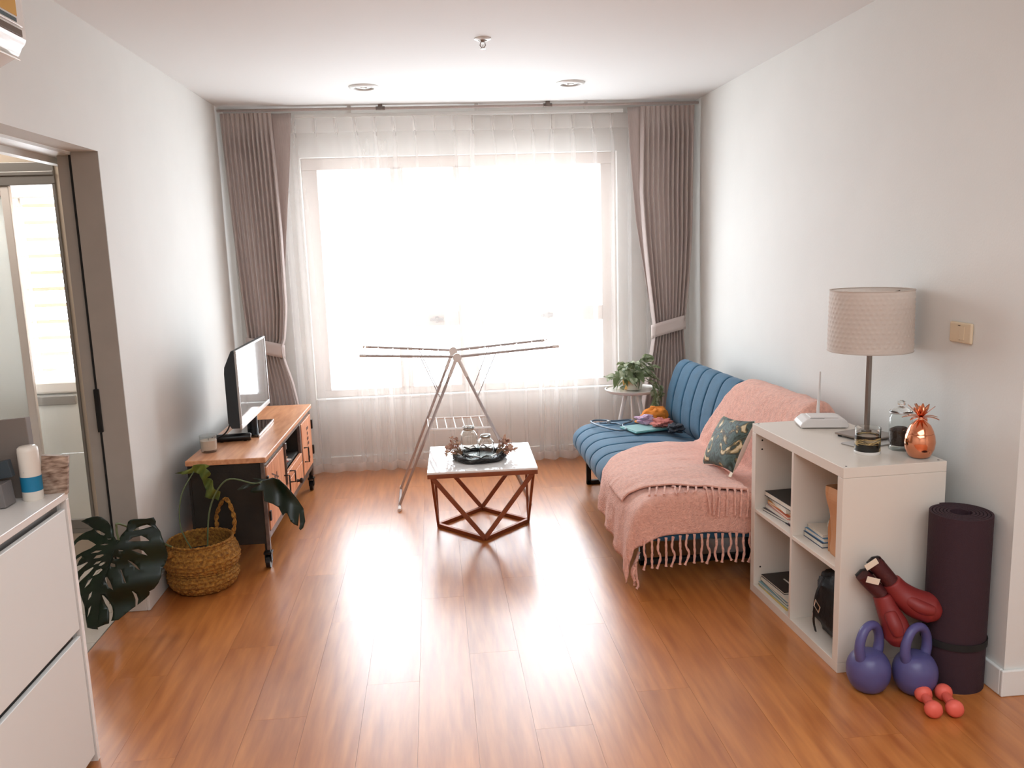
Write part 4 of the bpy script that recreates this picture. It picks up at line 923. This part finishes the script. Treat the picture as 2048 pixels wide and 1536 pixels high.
# upper far cell, bottom to top
z = .393; g = 'books stacked in the upper far cell'
for (w_, l_, h_, c_, rot, lab) in ((.17, .24, .012, (70, 66, 66), .10, 'dark grey paperback at the bottom of the upper left stack'), (.165, .235, .013, (206, 196, 190), .02, 'pale grey paperback second from the bottom of the upper left stack'),
        (.16, .22, .011, (206, 110, 80), -.06, 'coral paperback in the middle of the upper left stack'), (.15, .21, .010, (226, 150, 60), .05, 'orange paperback above the coral one in the upper left stack'), (.16, .20, .018, (230, 222, 210), -.1, 'cream book under the black notebook of the upper left stack'),
        (.17, .23, .022, (30, 28, 28), .03, 'black notebook on top of the upper left stack')):
    book(0, .12, .59, z, w_, l_, h_, rot, F_('cover_%d_%d_%d' % c_, c_), lab, g); z += h_+.0005
tk = thing('keyring_pouch', 'small yellow and purple trinkets at the front of the upper left cell', 'trinket', KW(.06, .45, .393), KT)
MB().ball((0, 0, .014), .024, .02, .014).build('yellow_pouch', flat('mustard_cloth', (216, 160, 80), .7), tk, smooth=True)
MB().ball((.0, .04, .010), .02, .022, .010).build('purple_pouch', flat('mauve_cloth', (120, 84, 96), .7), tk, smooth=True)
MB().box(-.02, .03, -.02, .07, 0, .003).build('dish', 'blkmatte', tk, bevel=.001)
# upper near cell: books and paper bag
z = .393; g = 'books beside the paper bag'
for (w_, l_, h_, c_, rot, lab) in ((.19, .15, .020, (34, 60, 92), .0, 'dark blue hardback at the bottom beside the paper bag'), (.18, .145, .016, (92, 138, 170), .03, 'light blue book in the middle beside the paper bag'),
        (.17, .135, .012, (222, 212, 196), -.05, 'cream book on top beside the paper bag')):
    book(0, .14, .293, z, w_, l_, h_, rot, F_('cover_%d_%d_%d' % c_, c_), lab, g); z += h_+.0005
tag(crumple(KW(.16, .29, z+.014), .05, .05, .014, 5).build('crumpled_paper', 'paper', smooth=True), 'crumpled white paper on the cream book', 'paper')
pbg = thing('paper_bag', 'brown kraft paper bag standing in the upper cell nearest the camera', 'paper bag', KW(.128, .125, .394), KT)
def bagf(i, j):
    a = 2*PI*j; c_, s_ = math.cos(a), math.sin(a); e = .28
    hx, hy = .088*(1-.0*i), .068
    cre = .010*math.sin(i*9+j*6)+.006*math.sin(j*31+i*4)
    pin = 1-.25*math.exp(-((i-.25)/.2)**2)*abs(c_)
    return Vector((math.copysign(abs(c_)**e, c_)*hx*pin+cre, math.copysign(abs(s_)**e, s_)*hy*(1-.1*i)+cre*.3, i*.262))
mb = MB().grid(bagf, 26, 64, wrap=True); mb.f.append(tuple(range(63, -1, -1))); mb.build('body', 'kraft', pbg, smooth=False, solid=.0012)
# lower far cell: magazines
z = T_; g = 'magazines in the lower far cell'
for (w_, l_, h_, c_, rot, lab, dec) in ((.21, .28, .008, (222, 190, 80), .0, 'yellow magazine at the bottom of the lower stack', None), (.21, .27, .012, (134, 168, 172), .03, 'pale teal book near the bottom of the lower stack', None), (.20, .27, .012, (116, 146, 150), -.03, 'grey teal book in the lower stack', None),
        (.20, .26, .012, (226, 218, 204), .02, 'white magazine under the black one in the lower stack', [(-.02, .0, -.095, -.08, F_('print_dark', (50, 50, 54)))]), (.19, .21, .010, (40, 32, 30), .04, 'black magazine with pale lettering on top of the lower stack', [(-.03, -.022, -.04, .03, white_p), (-.012, -.004, -.04, .0, white_p), (.006, .014, -.04, .02, white_p), (.03, .06, -.06, -.02, F_('print_brown', (110, 60, 40)))])):
    book(0, .125, .585 if l_ > .22 else .61, z, w_, l_, h_, rot, F_('cover_%d_%d_%d' % c_, c_), lab, g, decor=dec); z += h_+.0005
# lower near cell: black bag
bg = thing('black_bag', 'black nylon bag with a silver buckle stuffed into the lower cell nearest the camera', 'bag', KW(.16, .17, T_), KT)
def bgf(i, j):
    a = 2*PI*j; b = -PI/2+PI*i; p = Vector((math.cos(b)*math.cos(a), math.cos(b)*math.sin(a), math.sin(b)))
    q = Vector([math.copysign(abs(v)**.6, v) for v in p]); d = 1+.14*noise.noise(p*2.3)+.08*noise.noise(p*5.1)
    return Vector((q.x*.125*d, q.y*.115*d, .135+q.z*.13*d if q.z > 0 else .135+q.z*.13))
MB().grid(bgf, 34, 48, wrap=True).build('body', 'blackbag', bg, smooth=True)
MB().tube(cr([(-.12, .02, .25), (-.148, .02, .18), (-.150, .03, .08), (-.13, .05, .02)], 5), .007, 8, flat_=.5).build('strap', 'blackbag', bg, smooth=True)
MB().tube([(-.151, -.02, .15), (-.151, .015, .165), (-.153, .02, .14), (-.151, -.01, .125)], .0035, 8, True).build('buckle', 'chrome', bg, smooth=True)
MB().tube([(-.148, .03, .12), (-.152, .03, .10), (-.15, .032, .085)], .004, 8).build('clip', 'silver', bg, smooth=True)

# ---- on top of the shelf
ZS = .77
ro = thing('wifi_router', 'white router with upright antenna on the far end of the cube shelf', 'router', (1.625, 3.37, ZS), math.radians(-12))
rp_ = [(-.10, .008), (-.095, .0), (.095, .0), (.10, .008), (.09, .030), (.07, .038), (-.07, .038), (-.09, .022)]
MB().prism(rp_, lambda p, q, y: Vector((p, y, q+.004)), -.065, .065).build('case', 'router', ro, bevel=.005, seg=3)
MB().box(-.055, .06, -.045, .045, .0415, .047).build('cover', 'router', ro, bevel=.004, seg=3)
MB().box(-.058, .0, -.056, -.052, .042, .0435).build('front_slot', 'alu', ro)
MB().tube([(.0, .055, .03), (.0, .058, .06), (.003, .06, .12), (.006, .062, .225)], [.007, .0065, .0055, .0035], 10).build('antenna', 'router', ro, smooth=True)
for a in (-.08, .08): MB().box(a-.008, a+.008, -.05, .05, 0, .006).build('foot', 'alu', ro)
lp = thing('table_lamp', 'table lamp with cream embossed drum shade and slim metal pole on the cube shelf', 'lamp', (1.70, 3.13, ZS), .35)
MB().box(-.085, .085, -.085, .085, .008, .016).build('base', 'lampmetal', lp, bevel=.003)
for a in (-.07, .07):
    for b in (-.07, .07): MB().lathe([(.008, 0), (.008, .008)], 10, (a, b, 0)).build('foot', 'blk', lp)
MB().box(-.008, .008, -.008, .008, .016, .56).build('pole', 'lampmetal', lp, bevel=.0015)
MB().box(-.02, .02, -.012, .02, .016, .03).build('switch', 'blk', lp, bevel=.003)
R0, R1, Z0, Z1 = .157, .154, .352, .588
def shd(i, j):
    a = 2*PI*j; r_ = lerp(R0, R1, i)
    nr, nc = 13, 46; v = i*nr; u = j*nc+(.5 if int(v) % 2 else 0); du = (u % 1)-.5; dv = (v % 1)-.5
    dd = math.hypot(du, dv); edge = min(i, 1-i)
    r_ += (0 if edge < .05 else .0025*math.exp(-(dd/.25)**2))
    return Vector((r_*math.cos(a), r_*math.sin(a), lerp(Z0, Z1, i)))
MB().grid(shd, 80, 276, wrap=True).build('lamp_shade', 'shade', lp, smooth=True)
for zz, rr_ in ((Z0, R0), (Z1, R1)): MB().tube([(rr_*math.cos(a), rr_*math.sin(a), zz) for a in [2*PI*i/60 for i in range(60)]], .0022, 6, True).build('shade_ring', 'shade', lp, smooth=True)
for k in range(3):
    a = k*2*PI/3; MB().tube([(0, 0, .555), (R1*math.cos(a), R1*math.sin(a), Z1-.01)], .002, 6).build('shade_spoke', 'lampmetal', lp, smooth=True)
MB().lathe([(.012, .50), (.014, .52), (.028, .535), (.03, .55), (.02, .575), (.004, .583)], 20, (0, 0, -.03)).build('bulb', 'wax', lp, smooth=True)
cp = thing('marbled_candle_cup', 'glass tumbler with black and gold marbling on the cube shelf in front of the lamp', 'cup', (1.578, 2.895, ZS))
MB().lathe([(.001, 0), (.044, 0), (.047, .004), (.047, .010), (.045, .012)], 40).build('base', 'white_gloss', cp, smooth=True)
MB().lathe([(.0455, .012), (.0455, .07), (.0435, .07), (.0435, .014), (.001, .014)], 40).build('marbled_wall', 'swirl', cp, smooth=True)
MB().lathe([(.0455, .07), (.0455, .098), (.043, .098), (.043, .07)], 40, cap=False).build('clear_rim', 'clear', cp, smooth=True)
MB().lathe([(.001, .014), (.042, .014), (.042, .062), (.001, .060)], 32).build('wax', 'wax', cp, smooth=True)
tag(MB().box(-.1, .11, -.055, .055, 0, .006, Matrix.Translation((1.665, 3.03, ZS+.0)) @ Matrix.Rotation(.35, 4, 'Z')).build('tile_plate', 'silver', bevel=.002), 'thin grey plate lying behind the marbled tumbler', 'plate')
jr = thing('storage_jar', 'glass storage jar with lid, half full of dark coffee, behind the copper pineapple', 'jar', (1.722, 2.925, ZS))
MB().lathe([(.001, 0), (.040, 0), (.041, .008), (.036, .016), (.041, .03), (.041, .12), (.036, .132), (.036, .138)], 32, cap=False).build('glass', pane_glass('storage_jar_glass', (.92, .95, .94, 1), 1, .02), jr, smooth=True)
MB().lathe([(.001, .017), (.034, .018), (.039, .03), (.039, .075), (.02, .085), (.001, .082)], 28).build('coffee', 'coffee', jr, smooth=True)
MB().lathe([(.039, .138), (.041, .142), (.039, .150), (.02, .158), (.012, .162), (.006, .165), (.014, .172), (.014, .182), (.005, .187)], 28).build('lid', 'clear', jr, smooth=True)
MB().tube([(math.cos(a)*.04, math.sin(a)*.04, .142) for a in [2*PI*i/32 for i in range(32)]], .0022, 6, True).build('clamp_ring', 'silver', jr, smooth=True)
pn = thing('copper_pineapple', 'shiny copper pineapple tumbler with leafy crown on the near corner of the cube shelf', 'ornament', (1.722, 2.798, ZS))
MB().lathe([(.001, .0), (.026, .0), (.038, .008), (.050, .035), (.053, .060), (.049, .085), (.046, .0905)], 40, cap=False).build('body', 'copper', pn, smooth=True)
MB().lathe([(.0465, .0915), (.044, .100), (.034, .120), (.018, .134), (.011, .140), (.010, .150), (.001, .152)], 40, cap=False).build('lid', 'copper', pn, smooth=True)
for ring, (n_, L_, el, z0) in enumerate(((7, .060, .35, .148), (6, .058, .85, .152), (4, .048, 1.2, .155))):
    for k in range(n_):
        a = 2*PI*k/n_+ring*.4; d = Vector((math.cos(a), math.sin(a), 0)); sd_ = Vector((-math.sin(a), math.cos(a), 0)); mb = MB(); rows = []
        for q in range(6):
            t_ = q/5; rr_ = .006+L_*math.cos(el)*t_; zz = z0+L_*math.sin(el)*t_-(.022*t_**2 if ring == 0 else .004*t_**2); w_ = .009*math.sin(PI*min(.97, .18+t_*.82))+.0006
            rows += [d*rr_+sd_*w_+Vector((0, 0, zz)), d*rr_+Vector((0, 0, zz-.002)), d*rr_-sd_*w_+Vector((0, 0, zz))]
        mb.add(rows, [(q*3+c_, q*3+c_+1, q*3+c_+4, q*3+c_+3) for q in range(5) for c_ in (0, 1)]); mb.build('crown_leaf', 'copper', pn, smooth=True, solid=.0008, fix=False)

# light switch on the right wall
sw = thing('light_switch', 'cream double light switch plate on the right wall', 'switch', (XR, 2.817, 1.215), 0)
MB().box(-.012, 0, -.062, .062, -.037, .037).build('plate', 'switch', sw, bevel=.006, seg=3)
MB().box(-.015, -.012, -.028, .0, -.024, .024).build('rocker', 'switch', sw, bevel=.001)
MB().box(-.0128, -.0115, .0, .0015, -.027, .027).box(-.0128, -.0115, -.0015, .012, .024, .0265).build('rocker_gap', 'pot', sw)

# ================================================================= EXERCISE GEAR IN THE CORNER
ym = thing('yoga_mat', 'dark plum rolled yoga mat standing upright in the right corner', 'yoga mat', (1.767, 2.612, 0))
sp_ = [( (.032+.0112*(a/(2*PI)))*math.cos(a), (.032+.0112*(a/(2*PI)))*math.sin(a)) for a in [i*.16 for i in range(int(2*PI*6.3/.16))]]
th_ = .0042; nS = len(sp_); inner = [(p[0]*(1-th_/math.hypot(*p)), p[1]*(1-th_/math.hypot(*p))) for p in sp_]; outer = [(p[0]*(1+th_/math.hypot(*p)), p[1]*(1+th_/math.hypot(*p))) for p in sp_]
vs = []; fs = []
for i in range(nS): vs += [(*outer[i], 0), (*outer[i], .622), (*inner[i], .622), (*inner[i], 0)]
for i in range(nS-1):
    a, b = i*4, i*4+4
    for q in range(4): fs.append((a+q, a+(q+1) % 4, b+(q+1) % 4, b+q))
fs += [(0, 1, 2, 3), (nS*4-1, nS*4-2, nS*4-3, nS*4-4)]
MB().add(vs, fs).build('roll', 'mat', ym, smooth=True)
for zz in (.17,): MB().lathe([(.104, zz-.012), (.1065, zz-.012), (.1065, zz+.012), (.104, zz+.012)], 40, cap=False).build('band', 'blkmatte', ym, smooth=True)
def kettlebell(x, y, rz_, tilt, label):
    t = thing('kettlebell', label, 'kettlebell', (x, y, 0), rz_, 'purple kettlebells')
    rt = Matrix.Rotation(tilt, 4, 'Y')
    bp2 = [(.001, 0), (.035, 0), (.055, .014), (.070, .045), (.0735, .073), (.070, .1), (.056, .126), (.035, .140), (.001, .143)]
    MB().lathe([tuple(p) for p in cr(bp2, 4)], 40, sx=1, sy=1).build('body', 'purple', t, smooth=True)
    P = cr([(-.040, 0, .115), (-.052, 0, .15), (-.050, 0, .19), (-.03, 0, .225), (0, 0, .236), (.03, 0, .225), (.050, 0, .19), (.052, 0, .15), (.040, 0, .115)], 5)
    MB().tube(P, [.019-.0035*math.sin(PI*i/(len(P)-1)) for i in range(len(P))], 14).build('handle', 'purple', t, smooth=True)
    return t
kb1 = kettlebell(1.452, 2.600, .45, 0, 'purple kettlebell beside the near foot of the cube shelf')
kb2 = kettlebell(1.600, 2.562, .35, 0, 'purple kettlebell under the boxing gloves, next to the rolled mat')
def dumbbell(x0, y0, x1, y1, label):
    cx, cy = (x0+x1)/2, (y0+y1)/2; a = math.atan2(y1-y0, x1-x0); L_ = math.hypot(x1-x0, y1-y0)
    t = thing('dumbbell', label, 'dumbbell', (cx, cy, 0), a, 'coral dumbbells'); r_ = .029
    for s_ in (-1, 1):
        c_ = s_*(L_/2-.004); w_ = .022
        MB().tube([(c_-w_, 0, r_), (c_-w_*.6, 0, r_), (c_, 0, r_), (c_+w_*.6, 0, r_), (c_+w_, 0, r_)], [r_*.45, r_*.88, r_, r_*.88, r_*.5], 18).build('head', 'coral', t, smooth=True)
    MB().tube([(-L_/2+.01, 0, r_), (0, 0, r_), (L_/2-.01, 0, r_)], [.014, .0155, .014], 14).build('grip', 'coral', t, smooth=True)
dumbbell(1.592, 2.497, 1.568, 2.395, 'coral pink dumbbell nearer the purple kettlebell')
dumbbell(1.664, 2.497, 1.638, 2.390, 'coral pink dumbbell nearer the wall corner')
def glove(label, pts, rad, thumb, cuffpts, cr_, lab_at, lab_rot):
    t = thing('boxing_glove', label, 'boxing glove', pts[-1], 0, 'boxing gloves')
    P = cr(pts, 6); R_ = [interp(i, [k*6 for k in range(len(rad))], rad) for i in range(len(P))]
    MB().tube(P, R_, 22, flat_=.85).build('mitt', 'glove', t, world=True, smooth=True, subd=1)
    Q = cr(thumb, 5); MB().tube(Q, [.014+.010*math.sin(PI*(.2+.7*i/(len(Q)-1))) for i in range(len(Q))], 14).build('thumb', 'glove', t, world=True, smooth=True, subd=1)
    C_ = cr(cuffpts, 5); MB().tube(C_, [lerp(cr_[0], cr_[1], i/(len(C_)-1)) for i in range(len(C_))], 22, flat_=.8).build('cuff', 'glovecuff', t, world=True, smooth=True)
    lo = Vector(cuffpts[0]); MB().tube([lo+Vector((-.03, -.01, .0)), lo+Vector((-.012, -.012, .02)), lo+Vector((.01, -.01, .022)), lo+Vector((.03, -.008, .004))], .008, 8, flat_=.4).build('strap', 'blk', t, world=True, smooth=True)
    MB().box(-.024, .024, -.001, .001, -.011, .011, Matrix.Translation(lab_at) @ Matrix.Rotation(lab_rot, 4, 'Y')).build('label', 'label', t, world=True)
glove('dark red boxing glove lying across the top of the pile, cuff leaning on the shelf', [(1.545, 2.645, .375), (1.575, 2.635, .335), (1.62, 2.615, .30), (1.665, 2.60, .285), (1.695, 2.59, .275)], [.038, .048, .060, .062, .036],
      [(1.58, 2.60, .325), (1.615, 2.565, .305), (1.655, 2.555, .295)], [(1.492, 2.665, .440), (1.52, 2.655, .405), (1.555, 2.643, .36)], (.036, .034), (1.462, 2.625, .448), -.55)
glove('red boxing glove hanging fist-down between the kettlebells', [(1.515, 2.645, .325), (1.53, 2.63, .275), (1.545, 2.61, .23), (1.555, 2.60, .19), (1.560, 2.595, .16)], [.034, .042, .052, .055, .032],
      [(1.52, 2.60, .28), (1.525, 2.57, .245), (1.535, 2.56, .21)], [(1.455, 2.67, .395), (1.475, 2.665, .37), (1.517, 2.65, .325)], (.032, .032), (1.47, 2.625, .388), .3)

# ================================================================= SLIM SHOE CABINET (front left) AND ITEMS
sc_ = thing('shoe_cabinet', 'slim white cabinet with two tall fronts and angled gap, at the left edge', 'cabinet', (-1.237, 2.0, 0))
MB().box(-.11, .108, -.80, .57, .862, .884).build('top', 'white_gloss', sc_, bevel=.002)
MB().box(-.11, .088, .552, .57, .0, .862).box(-.11, .088, -.80, -.782, .0, .862).box(-.11, -.10, -.782, .552, 0, .862).build('carcass', 'white', sc_, bevel=.001)
MB().box(.088, .108, .552, .57, 0, .862).build('end_trim', 'white_gloss', sc_, bevel=.001)
MB().box(-.09, .078, -.782, .552, .0, .86).build('shadow_core', 'alu', sc_)
for y0, y1 in ((-.13, .542), (-.78, -.14)):
    for z0, z1 in ((.452, .836), (.03, .430)):
        MB().box(.090, .106, y0, y1, z0, z1).build('front', 'white', sc_, bevel=.002)
ZC = .884
bt = thing('spray_bottle', 'white tube-shaped bottle with a blue label on the slim white cabinet', 'bottle', (-1.196, 2.50, ZC))
MB().lathe([(.001, 0), (.026, 0), (.028, .004), (.028, .145), (.027, .155), (.022, .160), (.001, .161)], 32).build('body', 'kallax', bt, smooth=True)
MB().lathe([(.0284, .028), (.0284, .072)], 32, cap=False).build('label_band', flat('blue_print', (24, 120, 158), .4), bt, smooth=True)
MB().prism([(-.9, .072), (.9, .072), (0, .088)], lambda p, q, r_: Vector((r_*math.sin(p-.2), -r_*math.cos(p-.2), q)), .0280, .0288).build('label_peak', flat('blue_print2', (24, 120, 158), .4), bt)
gb = thing('grey_box', 'tall grey cardboard box leaning behind the white bottle', 'box', (-1.25, 2.52, ZC))
MB().box(-.09, .055, .0, .03, 0, .235, Matrix.Rotation(math.radians(-4), 4, 'Y') @ Matrix.Rotation(-.1, 4, 'X')).build('body', flat('grey_card', (120, 108, 100), .7), gb, bevel=.002)
pb = thing('picture_box', 'small box with a brown photo print to the right of the white bottle', 'box', (-1.175, 2.545, ZC), .15)
MB().box(-.02, .052, .0, .02, 0, .118, Matrix.Rotation(math.radians(7), 4, 'Y')).build('body', mat('brown_photo_print', (92, 62, 44), .5, col2=(196, 170, 150), vscale=30, stretch=(1, 1, 4)), pb, bevel=.001)
nb = thing('dark_box', 'dark blue-grey flat box leaning at the left end of the cabinet', 'box', (-1.27, 2.47, ZC+.075), 0, None)
MB().box(-.07, .048, -.02, .0, 0, .05, Matrix.Rotation(math.radians(-9), 4, 'Y')).build('body', flat('slate_card', (54, 62, 68), .6), nb, bevel=.002)
db = thing('disc_box', 'grey box with a round black emblem in front of the dark box', 'box', (-1.27, 2.44, ZC))
MB().box(-.07, .040, -.03, .03, 0, .068, Matrix.Rotation(math.radians(-5), 4, 'Y')).build('body', flat('mid_grey_card', (118, 112, 110), .5), db, bevel=.002)
MB().tube([(-.025, -.0305, .034), (-.025, -.0325, .034)], .016, 24).build('emblem', 'blkmatte', db, smooth=True)
tag(crumple((-1.30, 2.50, ZC+.262), .03, .03, .02, 4).build('tissue', 'paper', smooth=True), 'scrap of white tissue on top of the grey box', 'tissue')

# ================================================================= AIR CONDITIONER
ac = thing('air_conditioner', 'white wall-mounted air conditioner above the kitchen opening, cut off by the frame', 'air conditioner', (XL, 2.3, 2.2))
pr = cr([(.0, 2.47), (.15, 2.475), (.195, 2.44), (.20, 2.30), (.20, 2.235), (.185, 2.212)], 4)
low = [(.185, 2.205), (.175, 2.190), (.10, 2.15), (.0, 2.14)]
poly = [(p[0], p[1]) for p in pr]+low[1:]
MB().prism(poly, lambda p, q, y: Vector((XL+p, y, q)), 1.85, 2.695).build('body', 'white_gloss', ac, world=True, bevel=.008, seg=3)
MB().box(XL+.202, XL+.208, 1.85, 2.66, 2.262, 2.46).build('front_panel', 'white_gloss', ac, world=True, bevel=.008, seg=3)
MB().box(XL+.199, XL+.204, 1.87, 2.66, 2.236, 2.256).build('air_slot', 'pot', ac, world=True, bevel=.002)
MB().bar((XL+.168, 1.87, 2.184), (XL+.168, 2.66, 2.184), .05, .006, (.5, 0, 1)).build('louvre', 'kallax', ac, world=True, bevel=.002)
MB().box(XL+.10, XL+.16, 2.55, 2.575, 2.142, 2.168).build('louvre_clip', 'pot', ac, world=True, bevel=.003)
MB().box(XL+.2085, XL+.2095, 2.46, 2.625, 2.285, 2.40).build('energy_label', flat('amber_label', (214, 160, 62), .5), ac, world=True)
MB().box(XL+.2085, XL+.2095, 2.50, 2.62, 2.268, 2.279).build('label_text', flat('dark_label_text', (60, 74, 76), .5), ac, world=True)
ac.location = (XL, 2.32, 2.177)
